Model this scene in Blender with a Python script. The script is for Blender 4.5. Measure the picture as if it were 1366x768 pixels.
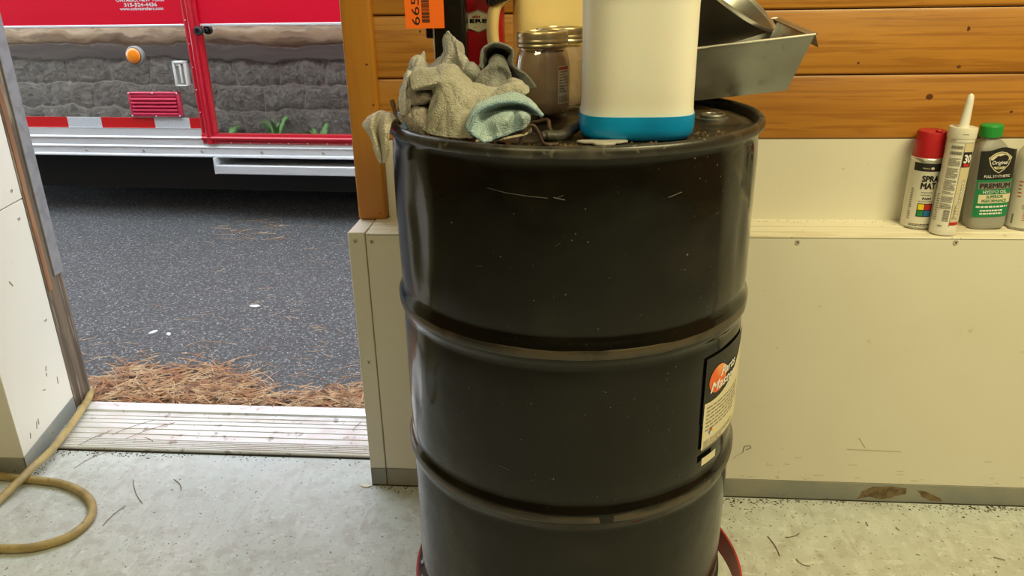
import bpy, bmesh, math, random
from mathutils import Vector, Matrix, noise

# ------------------------------------------------------------------ clear
for o in list(bpy.data.objects):
    bpy.data.objects.remove(o, do_unlink=True)
scene = bpy.context.scene
C = scene.collection
R = math.radians
rnd = random.Random(7)

# ------------------------------------------------------------------ camera
cam_d = bpy.data.cameras.new('camera'); cam = bpy.data.objects.new('camera', cam_d); C.objects.link(cam)
cam_d.sensor_fit = 'HORIZONTAL'; cam_d.sensor_width = 36.0; cam_d.lens = 36.0 * 1027 / 1366
cam_d.clip_start = 0.02; cam_d.clip_end = 300
PITCH, ROLL, YAW, CAMH = 0.3756, -0.0181, 0.084, 1.205
fw = Vector((-math.sin(YAW), math.cos(YAW), 0)); rt = Vector((math.cos(YAW), math.sin(YAW), 0)); up = Vector((0, 0, 1))
F = math.cos(PITCH) * fw - math.sin(PITCH) * up
U = math.sin(PITCH) * fw + math.cos(PITCH) * up
R2 = math.cos(ROLL) * rt + math.sin(ROLL) * U
U2 = -math.sin(ROLL) * rt + math.cos(ROLL) * U
mw = Matrix((R2, U2, -F)).transposed().to_4x4(); mw.translation = Vector((0, 0, CAMH))
cam.matrix_world = mw
scene.camera = cam

# ------------------------------------------------------------------ world: even overcast sky
world = bpy.data.worlds.new('overcast'); scene.world = world; world.use_nodes = True
bg = world.node_tree.nodes['Background']
bg.inputs[0].default_value = (0.80, 0.91, 1.0, 1); bg.inputs[1].default_value = 4.9

# ------------------------------------------------------------------ lamps of the workshop (tubes under the ceiling fixtures)
def area(name, loc, size, sizey, power, col, rot=(0, 0, 0)):
    d = bpy.data.lights.new(name, 'AREA'); d.shape = 'RECTANGLE'; d.size = size; d.size_y = sizey
    d.energy = power; d.color = col
    o = bpy.data.objects.new(name, d); C.objects.link(o); o.location = loc; o.rotation_euler = rot
    return o
WARM = (1.0, 0.87, 0.46)
FIXTURES = [((1.25, 0.55, 2.56), 0.0, 55), ((1.55, -0.9, 2.56), 0.0, 23), ((-0.9, -0.5, 2.56), 0.0, 24)]
for loc, rz, pw in FIXTURES:
    area('fluorescent_light', (loc[0], loc[1], loc[2] - 0.012), 1.2, 0.16, pw, WARM, (0, 0, rz))

# ------------------------------------------------------------------ exposure
vs = scene.view_settings
vs.view_transform = 'Standard'; vs.look = 'None'; vs.exposure = 0.0; vs.gamma = 1.0; vs.use_curve_mapping = False

# ================================================================== helpers
class MB:
    def __init__(s): s.v = []; s.f = []
    def add(s, v, f):
        n = len(s.v); s.v += [tuple(p) for p in v]; s.f += [tuple(i + n for i in q) for q in f]; return s
    def box(s, x0, x1, y0, y1, z0, z1):
        return s.add([(x0,y0,z0),(x1,y0,z0),(x1,y1,z0),(x0,y1,z0),(x0,y0,z1),(x1,y0,z1),(x1,y1,z1),(x0,y1,z1)],
                     [(0,3,2,1),(4,5,6,7),(0,1,5,4),(1,2,6,5),(2,3,7,6),(3,0,4,7)])
    def lathe(s, prof, n=48, c=(0,0,0), cap0=True, cap1=True, sx=1.0, sy=1.0, shape=None):
        v = []; f = []
        for r, z in prof:
            for i in range(n):
                a = 2*math.pi*i/n
                ux, uy = (math.cos(a), math.sin(a)) if shape is None else shape(a)
                v.append((c[0]+r*ux*sx, c[1]+r*uy*sy, c[2]+z))
        m = len(prof)
        for k in range(m-1):
            for i in range(n):
                j = (i+1) % n
                f.append((k*n+i, k*n+j, (k+1)*n+j, (k+1)*n+i))
        if cap0: f.append(tuple(reversed(range(n))))
        if cap1: f.append(tuple(range((m-1)*n, m*n)))
        return s.add(v, f)
    def tube(s, pts, r, n=8, closed=False, flat=1.0, upv=(0,0,1)):
        P = [Vector(p) for p in pts]; m = len(P); v = []; f = []
        up0 = Vector(upv); prev = None
        for k in range(m):
            a = P[(k-1) % m] if (closed or k > 0) else P[k]
            b = P[(k+1) % m] if (closed or k < m-1) else P[k]
            t = (b-a).normalized()
            if prev is None:
                s1 = t.cross(up0)
                if s1.length < 1e-4: s1 = t.cross(Vector((1,0.2,0)))
            else:
                s1 = prev - t*prev.dot(t)
            s1.normalize(); prev = s1; s2 = s1.cross(t)
            rr = r[k] if isinstance(r, (list, tuple)) else r
            for i in range(n):
                an = 2*math.pi*i/n
                v.append(P[k] + s1*math.cos(an)*rr + s2*math.sin(an)*rr*flat)
        for k in range(m if closed else m-1):
            for i in range(n):
                j = (i+1) % n; k2 = (k+1) % m
                f.append((k*n+i, k2*n+i, k2*n+j, k*n+j))
        if not closed:
            f.append(tuple(range(n))); f.append(tuple(reversed(range((m-1)*n, m*n))))
        return s.add(v, f)
    def prism(s, pts, fn, d0, d1):
        """outline pts (2-D), mapped by fn(a, b, d) -> xyz, between d0 and d1"""
        n = len(pts)
        v = [fn(a, b, d0) for a, b in pts] + [fn(a, b, d1) for a, b in pts]
        f = [tuple(reversed(range(n))), tuple(range(n, 2*n))] + [(i, (i+1) % n, n+(i+1) % n, n+i) for i in range(n)]
        return s.add(v, f)
    def grid(s, rows):
        m = len(rows); n = len(rows[0])
        return s.add([p for r in rows for p in r], [(i*n+j, i*n+j+1, (i+1)*n+j+1, (i+1)*n+j) for i in range(m-1) for j in range(n-1)])
    def mesh(s, name, mat=None, bevel=None, smooth=True, angle=38):
        me = bpy.data.meshes.new(name); me.from_pydata(s.v, [], s.f)
        bm = bmesh.new(); bm.from_mesh(me)
        bmesh.ops.recalc_face_normals(bm, faces=bm.faces)
        if bevel:
            es = [e for e in bm.edges if len(e.link_faces) == 2 and e.calc_face_angle(0) > R(25)]
            bmesh.ops.bevel(bm, geom=es, offset=bevel[0], segments=bevel[1], affect='EDGES', profile=0.5, clamp_overlap=True)
        bm.to_mesh(me); bm.free()
        if smooth:
            me.shade_smooth(); me.set_sharp_from_angle(angle=R(angle))
        if mat: me.materials.append(mat)
        return me
    def build(s, name, mat, parent=None, bevel=None, smooth=True, angle=38, loc=None):
        o = bpy.data.objects.new(name, s.mesh(name, mat, bevel, smooth, angle)); C.objects.link(o)
        if parent: o.parent = parent
        if loc: o.location = loc
        return o

def tag(o, label=None, cat=None, group=None, kind=None):
    if label: o['label'] = label
    if cat: o['category'] = cat
    if group: o['group'] = group
    if kind: o['kind'] = kind
    return o
def thing(name, label, cat, loc=(0,0,0), rot=(0,0,0), group=None):
    o = bpy.data.objects.new(name, None); C.objects.link(o); o.empty_display_size = 0.05
    o.location = loc; o.rotation_euler = rot
    return tag(o, label, cat, group)
def inst(name, me, parent=None, loc=(0,0,0), rot=(0,0,0), scale=(1,1,1)):
    o = bpy.data.objects.new(name, me); C.objects.link(o); o.parent = parent
    o.location = loc; o.rotation_euler = rot; o.scale = scale
    return o
def catmull(pts, k):
    P = [Vector(p) for p in pts]; out = []
    for i in range(len(P)-1):
        a = P[i-1] if i > 0 else P[i]*2-P[i+1]; b = P[i]; c = P[i+1]; d = P[i+2] if i+2 < len(P) else P[i+1]*2-P[i]
        for j in range(k):
            t = j/k
            out.append(0.5*((2*b)+(c-a)*t+(2*a-5*b+4*c-d)*t*t+(3*b-a-3*c+d)*t**3))
    out.append(P[-1]); return out

# text as flat mesh triangles; fn maps (x, y) on the print to xyz
_tc = {}
def text2d(txt, shear=0.0, space=1.0):
    key = (txt, shear, space)
    if key not in _tc:
        cu = bpy.data.curves.new('t', 'FONT'); cu.body = txt; cu.size = 1.0; cu.shear = shear; cu.space_character = space
        cu.align_x = 'CENTER'; cu.align_y = 'CENTER'; cu.resolution_u = 3
        ob = bpy.data.objects.new('t', cu); C.objects.link(ob)
        dg = bpy.context.evaluated_depsgraph_get(); dg.update()
        me = bpy.data.meshes.new_from_object(ob.evaluated_get(dg))
        v = [tuple(p.co) for p in me.vertices]; f = [tuple(p.vertices) for p in me.polygons]
        bpy.data.objects.remove(ob, do_unlink=True); bpy.data.curves.remove(cu); bpy.data.meshes.remove(me)
        xs = [p[0] for p in v]; ys = [p[1] for p in v]
        cx, cy = (min(xs)+max(xs))/2, (min(ys)+max(ys))/2
        v = [((p[0]-cx)/(max(xs)-min(xs)), (p[1]-cy)/(max(ys)-min(ys))) for p in v]
        _tc[key] = (v, f)
    return _tc[key]
def put_text(mb, txt, cx, cy, w, h, fn, shear=0.0, rot=0.0, space=1.0, bold=0.0):
    v, f = text2d(txt, shear, space)
    cr, sr = math.cos(rot), math.sin(rot)
    bx, by = bold if isinstance(bold, tuple) else (bold, bold)
    offs = [(0, 0)] if not bx else [(-bx, 0), (bx, 0), (0, by), (0, -by)]
    for k, (ox, oy) in enumerate(offs):
        vv = []
        for a, b in v:
            a2, b2 = a*w+ox, b*h+oy
            p = fn(cx+a2*cr-b2*sr, cy+a2*sr+b2*cr); vv.append(p)
        mb.add(vv, f)
    return mb
def put_rect(mb, x0, x1, y0, y1, fn, n=1):
    v = []; f = []
    for i in range(n+1):
        x = x0+(x1-x0)*i/n
        v += [fn(x, y0), fn(x, y1)]
    for i in range(n): f.append((2*i, 2*i+2, 2*i+3, 2*i+1))
    return mb.add(v, f)
def put_poly(mb, pts, fn):
    return mb.add([fn(a, b) for a, b in pts], [tuple(range(len(pts)))])
def text_lines(mb, x0, x1, y0, y1, rows, fn, rr, fill=0.55):
    """print too small to read: rows of short word-length strokes"""
    dy = (y1-y0)/rows
    for k in range(rows):
        y = y1-dy*(k+0.5); x = x0
        end = x1 if rr.random() > 0.25 else x0+(x1-x0)*rr.uniform(0.5, 0.95)
        while x < end:
            w = (x1-x0)*rr.uniform(0.05, 0.16); w = min(w, end-x)
            put_rect(mb, x, x+w, y-dy*fill/2, y+dy*fill/2, fn); x += w+(x1-x0)*0.025
    return mb

# ------------------------------------------------------------------ materials
def mat(name, col, rough=0.5, metal=0.0, spec=0.5, layers=(), bump=(), coat=0.0, sss=0.0, trans=0.0, ior=1.5, rvar=None,
        stretch=(1,1,1), rand=False, sheen=0.0):
    """layers: (scale, detail, lo, hi, colour, strength[, stretch]) noise-masked colours; bump: (scale, detail, strength, distance[, stretch])"""
    m = bpy.data.materials.new(name); m.use_nodes = True
    nt = m.node_tree; N = nt.nodes; L = nt.links
    b = N['Principled BSDF']
    b.inputs['Base Color'].default_value = (*col, 1); b.inputs['Roughness'].default_value = rough
    b.inputs['Metallic'].default_value = metal; b.inputs['Specular IOR Level'].default_value = spec
    b.inputs['Coat Weight'].default_value = coat; b.inputs['Coat Roughness'].default_value = 0.1
    b.inputs['Transmission Weight'].default_value = trans; b.inputs['IOR'].default_value = ior
    if sss:
        b.inputs['Subsurface Weight'].default_value = sss; b.inputs['Subsurface Scale'].default_value = 0.02
    if sheen:
        b.inputs['Sheen Weight'].default_value = sheen; b.inputs['Sheen Roughness'].default_value = 0.6
    if layers or bump or rvar:
        tc = N.new('ShaderNodeTexCoord'); src = tc.outputs['Object']
        if rand:
            oi = N.new('ShaderNodeObjectInfo'); mul = N.new('ShaderNodeVectorMath'); mul.operation = 'MULTIPLY_ADD'
            mul.inputs[0].default_value = (37, 91, 53)
            cx = N.new('ShaderNodeCombineXYZ')
            for k in range(3): L.new(oi.outputs['Random'], cx.inputs[k])
            L.new(cx.outputs[0], mul.inputs[1]); L.new(src, mul.inputs[2]); src = mul.outputs[0]
        def nz(scale, detail, st):
            mp = N.new('ShaderNodeMapping'); mp.inputs['Scale'].default_value = st; L.new(src, mp.inputs['Vector'])
            n = N.new('ShaderNodeTexNoise'); n.inputs['Scale'].default_value = scale; n.inputs['Detail'].default_value = detail
            L.new(mp.outputs[0], n.inputs['Vector']); return n.outputs['Fac']
        prev = None
        for ly in layers:
            scale, detail, lo, hi, c2, stg = ly[:6]; st = ly[6] if len(ly) > 6 else stretch
            fac = nz(scale, detail, st)
            mr = N.new('ShaderNodeMapRange'); mr.inputs[1].default_value = lo; mr.inputs[2].default_value = hi
            mr.inputs[3].default_value = 0; mr.inputs[4].default_value = stg; L.new(fac, mr.inputs[0])
            mx = N.new('ShaderNodeMix'); mx.data_type = 'RGBA'
            mx.inputs[6].default_value = (*col, 1); mx.inputs[7].default_value = (*c2, 1)
            if prev: L.new(prev, mx.inputs[6])
            L.new(mr.outputs[0], mx.inputs[0]); prev = mx.outputs[2]
        if prev: L.new(prev, b.inputs['Base Color'])
        if rvar:
            fac = nz(rvar[0], 4, rvar[3] if len(rvar) > 3 else stretch)
            mr = N.new('ShaderNodeMapRange'); mr.inputs[1].default_value = 0.35; mr.inputs[2].default_value = 0.65
            mr.inputs[3].default_value = rvar[1]; mr.inputs[4].default_value = rvar[2]
            L.new(fac, mr.inputs[0]); L.new(mr.outputs[0], b.inputs['Roughness'])
        pn = None
        for bp in bump:
            scale, detail, stg, dist = bp[:4]; st = bp[4] if len(bp) > 4 else stretch
            fac = nz(scale, detail, st)
            bn = N.new('ShaderNodeBump'); bn.inputs['Strength'].default_value = stg; bn.inputs['Distance'].default_value = dist
            L.new(fac, bn.inputs['Height'])
            if pn: L.new(pn, bn.inputs['Normal'])
            pn = bn.outputs[0]
        if pn: L.new(pn, b.inputs['Normal'])
    return m
def film(name, col, opacity, rough=0.6):
    """thin see-through layer (dust film, thin plastic)"""
    m = bpy.data.materials.new(name); m.use_nodes = True
    nt = m.node_tree; N = nt.nodes; L = nt.links
    b = N['Principled BSDF']; b.inputs['Base Color'].default_value = (*col, 1); b.inputs['Roughness'].default_value = rough
    t = N.new('ShaderNodeBsdfTransparent'); mx = N.new('ShaderNodeMixShader'); mx.inputs[0].default_value = opacity
    L.new(t.outputs[0], mx.inputs[1]); L.new(b.outputs[0], mx.inputs[2]); L.new(mx.outputs[0], N['Material Output'].inputs[0])
    return m

M = {}
M['floor'] = mat('painted_concrete', (0.535,0.575,0.56), 0.55, layers=[
    (3.2, 5, 0.42, 0.62, (0.48,0.50,0.475), 0.9), (20, 8, 0.49, 0.62, (0.38,0.375,0.34), 0.5), (34, 7, 0.52, 0.64, (0.62,0.66,0.66), 0.5, (1.0,0.35,1)), (70, 6, 0.60, 0.68, (0.30,0.28,0.24), 0.5), (45, 6, 0.60, 0.66, (0.70,0.73,0.73), 0.5), (40, 8, 0.63, 0.66, (0.30,0.28,0.24), 0.28, (1,0.16,1)), (60, 8, 0.64, 0.67, (0.66,0.69,0.68), 0.5, (0.2,1,1)), (1.3, 4, 0.45, 0.6, (0.55,0.60,0.60), 0.6),
    (85, 3, 0.665, 0.70, (0.12,0.10,0.07), 0.85), (210, 2, 0.68, 0.72, (0.17,0.14,0.10), 0.7)],
    bump=[(9, 5, 0.25, 0.01), (90, 4, 0.35, 0.003), (220, 3, 0.3, 0.0015)], rvar=(6, 0.4, 0.7))
M['panel'] = mat('white_panel', (0.74,0.715,0.63), 0.42, layers=[(2.2, 4, 0.45, 0.7, (0.69,0.66,0.56), 0.7), (40, 5, 0.72, 0.77, (0.40,0.33,0.22), 0.45), (150, 3, 0.74, 0.77, (0.20,0.15,0.10), 0.6)],
    bump=[(2.0, 3, 0.12, 0.02), (60, 3, 0.06, 0.002)])
M['ledge'] = mat('white_ledge', (0.76,0.72,0.60), 0.45, layers=[(9, 5, 0.52, 0.72, (0.52,0.42,0.26), 0.75, (0.5,2,2)), (60, 4, 0.68, 0.73, (0.16,0.11,0.06), 0.8)], bump=[(40, 4, 0.1, 0.002)])
M['base'] = mat('grey_base_paint', (0.225,0.24,0.225), 0.5, layers=[(8, 5, 0.45, 0.65, (0.32,0.31,0.26), 0.8), (50, 4, 0.66, 0.72, (0.11,0.09,0.06), 0.7)], bump=[(40, 4, 0.2, 0.003)])
WST = (0.55, 7, 7)
M['pine'] = mat('varnished_pine', (0.44,0.190,0.021), 0.45, layers=[(3.0, 4, 0.38, 0.66, (0.32,0.120,0.010), 0.9, WST), (9, 6, 0.50, 0.62, (0.34,0.135,0.013), 0.65, WST), (1.6, 2, 0.40, 0.65, (0.48,0.22,0.03), 0.6, (0.8,1.5,1.5)), (16, 5, 0.52, 0.60, (0.25,0.085,0.006), 0.55, (0.25,9,9)), (5, 3, 0.60, 0.68, (0.28,0.10,0.008), 0.5, (1.2,5,5))],
    bump=[(14, 4, 0.10, 0.004, WST)], rand=True, coat=0.08)
M['pine_post'] = mat('varnished_pine_post', (0.50,0.215,0.020), 0.45, layers=[(3.0, 4, 0.38, 0.66, (0.42,0.145,0.016), 0.9, (7,7,0.55)), (10, 6, 0.5, 0.62, (0.48,0.175,0.022), 0.6, (7,7,0.55))], bump=[(14, 4, 0.1, 0.004, (7,7,0.55))], coat=0.08)
M['knot'] = mat('knot', (0.13,0.045,0.012), 0.45, layers=[(200, 3, 0.4, 0.6, (0.06,0.02,0.006), 0.8)])
M['oldwood'] = mat('weathered_jamb', (0.17,0.125,0.085), 0.75, layers=[(6, 6, 0.4, 0.62, (0.075,0.055,0.04), 0.9, (8,8,0.5)), (12, 5, 0.55, 0.66, (0.32,0.26,0.19), 0.7, (8,8,0.5))], bump=[(20, 5, 0.4, 0.004, (8,8,0.5))])
M['jambred'] = mat('brown_jamb_edge', (0.30,0.15,0.07), 0.6, layers=[(8, 5, 0.4, 0.62, (0.16,0.07,0.03), 0.9, (8,8,0.5))])
M['jambgrey'] = mat('grey_jamb_metal', (0.22,0.22,0.235), 0.6, layers=[(30, 5, 0.45, 0.65, (0.15,0.15,0.16), 0.7)])
M['screw'] = mat('screw_zinc', (0.62,0.60,0.52), 0.35, metal=0.6)
M['dark'] = mat('dark_gap_and_shade', (0.02,0.016,0.012), 0.8)  # joints and sockets, plus the painted shade strip of the threshold
M['alu'] = mat('threshold_aluminium', (0.70,0.70,0.69), 0.42, metal=0.35, layers=[(5, 6, 0.50, 0.68, (0.52,0.47,0.40), 0.6, (0.5,3,1)), (30, 5, 0.62, 0.7, (0.25,0.19,0.13), 0.7), (80, 4, 0.68, 0.72, (0.1,0.07,0.05), 0.8)],
    bump=[(60, 4, 0.15, 0.002)], rvar=(20, 0.3, 0.6))
M['asphalt'] = mat('asphalt', (0.057,0.054,0.054), 0.85, layers=[(1.2, 4, 0.4, 0.62, (0.068,0.066,0.067), 0.8), (75, 3, 0.52, 0.60, (0.13,0.128,0.13), 0.8), (110, 2, 0.33, 0.44, (0.02,0.02,0.022), 0.0), (120, 2, 0.63, 0.66, (0.36,0.36,0.36), 0.9)],
    bump=[(75, 4, 1.0, 0.012), (160, 3, 0.6, 0.006)])
M['red'] = mat('trailer_red', (0.70,0.001,0.028), 0.30, spec=0.35, coat=0.15, layers=[(1.0, 2, 0.4, 0.7, (0.60,0.002,0.022), 0.8)], bump=[(1.6, 2, 0.05, 0.05)])
M['redframe'] = mat('trailer_red_frame', (0.52,0.004,0.022), 0.28, coat=0.3)
M['pink'] = mat('faded_red_vent', (0.60,0.03,0.085), 0.35, coat=0.2)
M['mirror'] = mat('polished_steel_skin', (0.70,0.69,0.68), 0.03, metal=1.0, bump=[(2.6, 2, 0.10, 0.03), (9, 2, 0.035, 0.01)])
M['mill'] = mat('mill_aluminium', (0.76,0.77,0.79), 0.40, metal=0.3, layers=[(9, 4, 0.5, 0.7, (0.60,0.61,0.63), 0.6, (0.3,3,3))])
M['tape_red'] = mat('reflective_red', (0.62,0.008,0.010), 0.35, bump=[(300, 1, 0.2, 0.001)])
M['tape_white'] = mat('reflective_white', (0.66,0.68,0.71), 0.35, layers=[(160, 1, 0.45, 0.55, (0.5,0.53,0.57), 0.8)], bump=[(300, 1, 0.2, 0.001)])
M['amber'] = mat('amber_lens', (0.95,0.27,0.006), 0.2, coat=0.6, sss=0.2)
M['blackrub'] = mat('black_rubber', (0.02,0.02,0.021), 0.5)
M['white'] = mat('white_print', (0.82,0.82,0.82), 0.5)
M['plasticwhite'] = mat('white_plastic', (0.76,0.76,0.73), 0.4)
M['plasticgrey'] = mat('grey_plastic', (0.30,0.30,0.28), 0.4)
M['block'] = mat('split_face_block', (0.135,0.115,0.092), 0.9, layers=[(5, 5, 0.4, 0.6, (0.18,0.16,0.13), 0.8), (42, 6, 0.47, 0.60, (0.06,0.05,0.04), 0.8), (60, 4, 0.58, 0.66, (0.30,0.27,0.23), 0.7)], bump=[(50, 6, 1.0, 0.03)], rand=True)
M['mortar'] = mat('mortar', (0.34,0.31,0.26), 0.9)
M['log'] = mat('log_siding', (0.26,0.17,0.09), 0.7, layers=[(3, 6, 0.4, 0.6, (0.40,0.30,0.19), 0.8, (0.5,6,6)), (8, 5, 0.5, 0.6, (0.16,0.10,0.06), 0.8, (0.5,6,6))], rand=True)
M['skirtboard'] = mat('dark_skirt_board', (0.075,0.055,0.042), 0.8, layers=[(4, 5, 0.4, 0.6, (0.05,0.037,0.03), 0.8, (0.5,6,6))])
M['leafgreen'] = mat('weed_green', (0.10,0.24,0.045), 0.55)
M['drum'] = mat('black_drum_paint', (0.0045,0.0042,0.0034), 0.12, spec=0.32, layers=[(7, 6, 0.55, 0.75, (0.020,0.017,0.012), 0.7), (190, 3, 0.735, 0.755, (0.25,0.24,0.21), 0.7), (60, 3, 0.765, 0.78, (0.30,0.29,0.26), 0.7)],
    bump=[(3.2, 3, 0.22, 0.035), (11, 3, 0.12, 0.008), (140, 3, 0.04, 0.002)], rvar=(5, 0.07, 0.2))
M['drumrub'] = mat('worn_drum_hoop', (0.062,0.048,0.030), 0.38, layers=[(9, 5, 0.45, 0.62, (0.014,0.012,0.010), 0.9, (1,1,4)), (30, 4, 0.6, 0.7, (0.075,0.055,0.035), 0.7)], bump=[(20, 4, 0.12, 0.004)])
M['drumrim'] = mat('drum_rim', (0.022,0.021,0.018), 0.34, layers=[(18, 5, 0.5, 0.65, (0.10,0.09,0.07), 0.7), (70, 4, 0.6, 0.7, (0.18,0.16,0.12), 0.6)], bump=[(60, 4, 0.2, 0.002)])
M['drumlid'] = mat('oily_drum_lid', (0.016,0.013,0.009), 0.30, layers=[(10, 6, 0.5, 0.66, (0.055,0.038,0.020), 0.9), (45, 5, 0.60, 0.68, (0.12,0.085,0.04), 0.8)], bump=[(14, 5, 0.3, 0.006), (120, 3, 0.2, 0.002)], rvar=(8, 0.12, 0.5))
M['scratch'] = mat('pale_scratch', (0.06,0.055,0.046), 0.6)
M['steel'] = mat('galvanised_steel', (0.40,0.40,0.37), 0.34, metal=0.92, layers=[(7, 5, 0.42, 0.62, (0.27,0.27,0.245), 0.8), (30, 4, 0.6, 0.7, (0.24,0.23,0.20), 0.5)], bump=[(4, 3, 0.15, 0.02), (40, 3, 0.05, 0.002)], rvar=(9, 0.25, 0.46))
M['steeledge'] = mat('bright_steel_edge', (0.78,0.77,0.72), 0.3, metal=0.85)
M['zincdark'] = mat('dull_zinc_cone', (0.20,0.20,0.185), 0.38, metal=0.85, layers=[(6, 4, 0.42, 0.62, (0.14,0.14,0.13), 0.8)], rvar=(8, 0.3, 0.5))
M['reddolly'] = mat('red_dolly_paint', (0.42,0.02,0.02), 0.38, layers=[(20, 5, 0.55, 0.68, (0.22,0.012,0.012), 0.8)])
M['hdpe'] = mat('translucent_white_bottle', (0.83,0.82,0.76), 0.38, sss=0.6, layers=[(3, 2, 0.4, 0.7, (0.78,0.77,0.70), 0.6)])
M['blue'] = mat('blue_washer_fluid', (0.002,0.33,0.74), 0.34, sss=0.15, layers=[(9, 3, 0.45, 0.7, (0.002,0.23,0.58), 0.8)])
M['cream'] = mat('cream_bottle', (0.74,0.58,0.27), 0.42, sss=0.35, layers=[(5, 3, 0.45, 0.7, (0.66,0.48,0.20), 0.7)])
M['blackplastic'] = mat('black_gloss_plastic', (0.006,0.006,0.006), 0.2, layers=[(30, 3, 0.6, 0.75, (0.018,0.016,0.012), 0.6)])
M['redtin'] = mat('red_tin', (0.40,0.008,0.012), 0.35, coat=0.2)
M['labelcream'] = mat('cream_label', (0.70,0.64,0.46), 0.5)
M['ink'] = mat('black_print', (0.012,0.012,0.012), 0.5)
M['inkgrey'] = mat('grey_print', (0.20,0.19,0.17), 0.55)
M['inkred'] = mat('red_print', (0.55,0.02,0.02), 0.5)
M['inkgreen'] = mat('green_print', (0.010,0.22,0.085), 0.4)
M['inkblue'] = mat('blue_print', (0.02,0.16,0.50), 0.5)
M['inkyellow'] = mat('yellow_print', (0.85,0.62,0.02), 0.5)
M['inkorange'] = mat('orange_print', (0.80,0.14,0.03), 0.5, layers=[(14, 3, 0.42, 0.6, (0.92,0.42,0.14), 0.9)])
M['orange'] = mat('orange_tag_card', (1.0,0.17,0.004), 0.6)
def thin_glass(name, tint):
    m = bpy.data.materials.new(name); m.use_nodes = True
    nt = m.node_tree; N = nt.nodes; L = nt.links; N.remove(N['Principled BSDF'])
    t = N.new('ShaderNodeBsdfTransparent'); t.inputs[0].default_value = (*tint, 1)
    g = N.new('ShaderNodeBsdfGlossy'); g.inputs['Roughness'].default_value = 0.04
    lw = N.new('ShaderNodeLayerWeight'); lw.inputs[0].default_value = 0.22
    pw = N.new('ShaderNodeMath'); pw.operation = 'MULTIPLY_ADD'; pw.inputs[1].default_value = 0.55; pw.inputs[2].default_value = 0.05; L.new(lw.outputs['Facing'], pw.inputs[0])
    mx = N.new('ShaderNodeMixShader'); L.new(pw.outputs[0], mx.inputs[0]); L.new(t.outputs[0], mx.inputs[1]); L.new(g.outputs[0], mx.inputs[2])
    L.new(mx.outputs[0], N['Material Output'].inputs[0]); return m
M['glass'] = thin_glass('jar_glass', (0.95,0.93,0.89))
M['dustfilm'] = film('jar_dust_film', (0.78,0.63,0.51), 0.56)
M['sediment'] = mat('brown_sediment', (0.10,0.065,0.035), 0.8, layers=[(60, 4, 0.5, 0.6, (0.25,0.17,0.09), 0.8)])
M['brass'] = mat('jar_band_brass', (0.62,0.53,0.34), 0.30, metal=0.85, layers=[(40, 4, 0.5, 0.65, (0.40,0.31,0.17), 0.7)])
M['rust'] = mat('rusty_wire', (0.055,0.032,0.02), 0.6, metal=0.3, layers=[(60, 4, 0.5, 0.62, (0.14,0.075,0.04), 0.8)])
M['rubbergrip'] = mat('grimy_grip', (0.025,0.022,0.018), 0.55, layers=[(30, 5, 0.45, 0.6, (0.065,0.06,0.045), 0.8, (1,4,4))], bump=[(40, 4, 0.4, 0.004)])
M['paper'] = mat('damp_paper', (0.33,0.31,0.27), 0.7, layers=[(30, 4, 0.5, 0.65, (0.42,0.38,0.30), 0.7)], bump=[(40, 4, 0.3, 0.003)])
def cloth(name, c1, c2, c3, fine=420):
    return mat(name, c1, 0.95, spec=0.1, sheen=0.25, layers=[(18, 6, 0.40, 0.60, c2, 0.95), (50, 5, 0.50, 0.62, c3, 0.75), (9, 5, 0.56, 0.66, tuple(x*0.62 for x in c2), 0.6), (fine, 2, 0.4, 0.6, tuple(x*0.78 for x in c1), 0.6)],
               bump=[(fine, 2, 1.0, 0.0035)])
M['rag_olive'] = cloth('olive_grey_terry', (0.45,0.435,0.37), (0.31,0.295,0.225), (0.55,0.535,0.475))
M['rag_grey'] = cloth('grey_terry', (0.47,0.46,0.44), (0.34,0.33,0.305), (0.66,0.65,0.63))
M['rag_dark'] = cloth('dark_grey_cloth', (0.31,0.315,0.305), (0.21,0.215,0.205), (0.40,0.40,0.39))
M['rag_brown'] = cloth('brown_grey_terry', (0.34,0.295,0.26), (0.23,0.19,0.165), (0.58,0.54,0.51), 300)
M['rag_blue'] = cloth('pale_blue_microfibre', (0.42,0.58,0.62), (0.36,0.51,0.56), (0.52,0.64,0.66), 520)
M['rag_white'] = cloth('off_white_cloth', (0.58,0.54,0.46), (0.47,0.43,0.31), (0.68,0.65,0.58))
M['rag_bluehem'] = cloth('blue_hem_thread', (0.26,0.42,0.54), (0.22,0.37,0.50), (0.34,0.50,0.60), 520)
M['rag_terry'] = cloth('pale_terry', (0.66,0.64,0.62), (0.52,0.49,0.46), (0.75,0.73,0.71), 260)
M['rag_beige'] = cloth('beige_cloth', (0.42,0.37,0.27), (0.33,0.28,0.19), (0.50,0.45,0.36))
M['twig'] = mat('brown_twig', (0.15,0.09,0.04), 0.7)
M['strip'] = mat('blue_strip', (0.10,0.32,0.62), 0.5)
M['hose'] = mat('yellow_air_hose', (0.40,0.30,0.115), 0.5, layers=[(20, 5, 0.45, 0.64, (0.27,0.20,0.085), 0.85), (90, 3, 0.62, 0.7, (0.14,0.10,0.05), 0.6)])
M['needle'] = mat('dry_pine_needles', (0.36,0.165,0.07), 0.7, layers=[(16, 3, 0.42, 0.60, (0.55,0.37,0.20), 0.9), (23, 3, 0.52, 0.62, (0.16,0.07,0.035), 0.85)])
M['crumb'] = mat('dark_crumbs', (0.06,0.043,0.028), 0.9)
M['litter'] = mat('pale_litter', (0.66,0.66,0.66), 0.7)
M['scuff'] = mat('faint_scuff', (0.40,0.36,0.27), 0.6)
M['plaster'] = mat('bare_brown_board', (0.20,0.145,0.075), 0.9, layers=[(60, 5, 0.45, 0.6, (0.11,0.075,0.04), 0.9)], bump=[(60, 5, 0.8, 0.006)])
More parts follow.
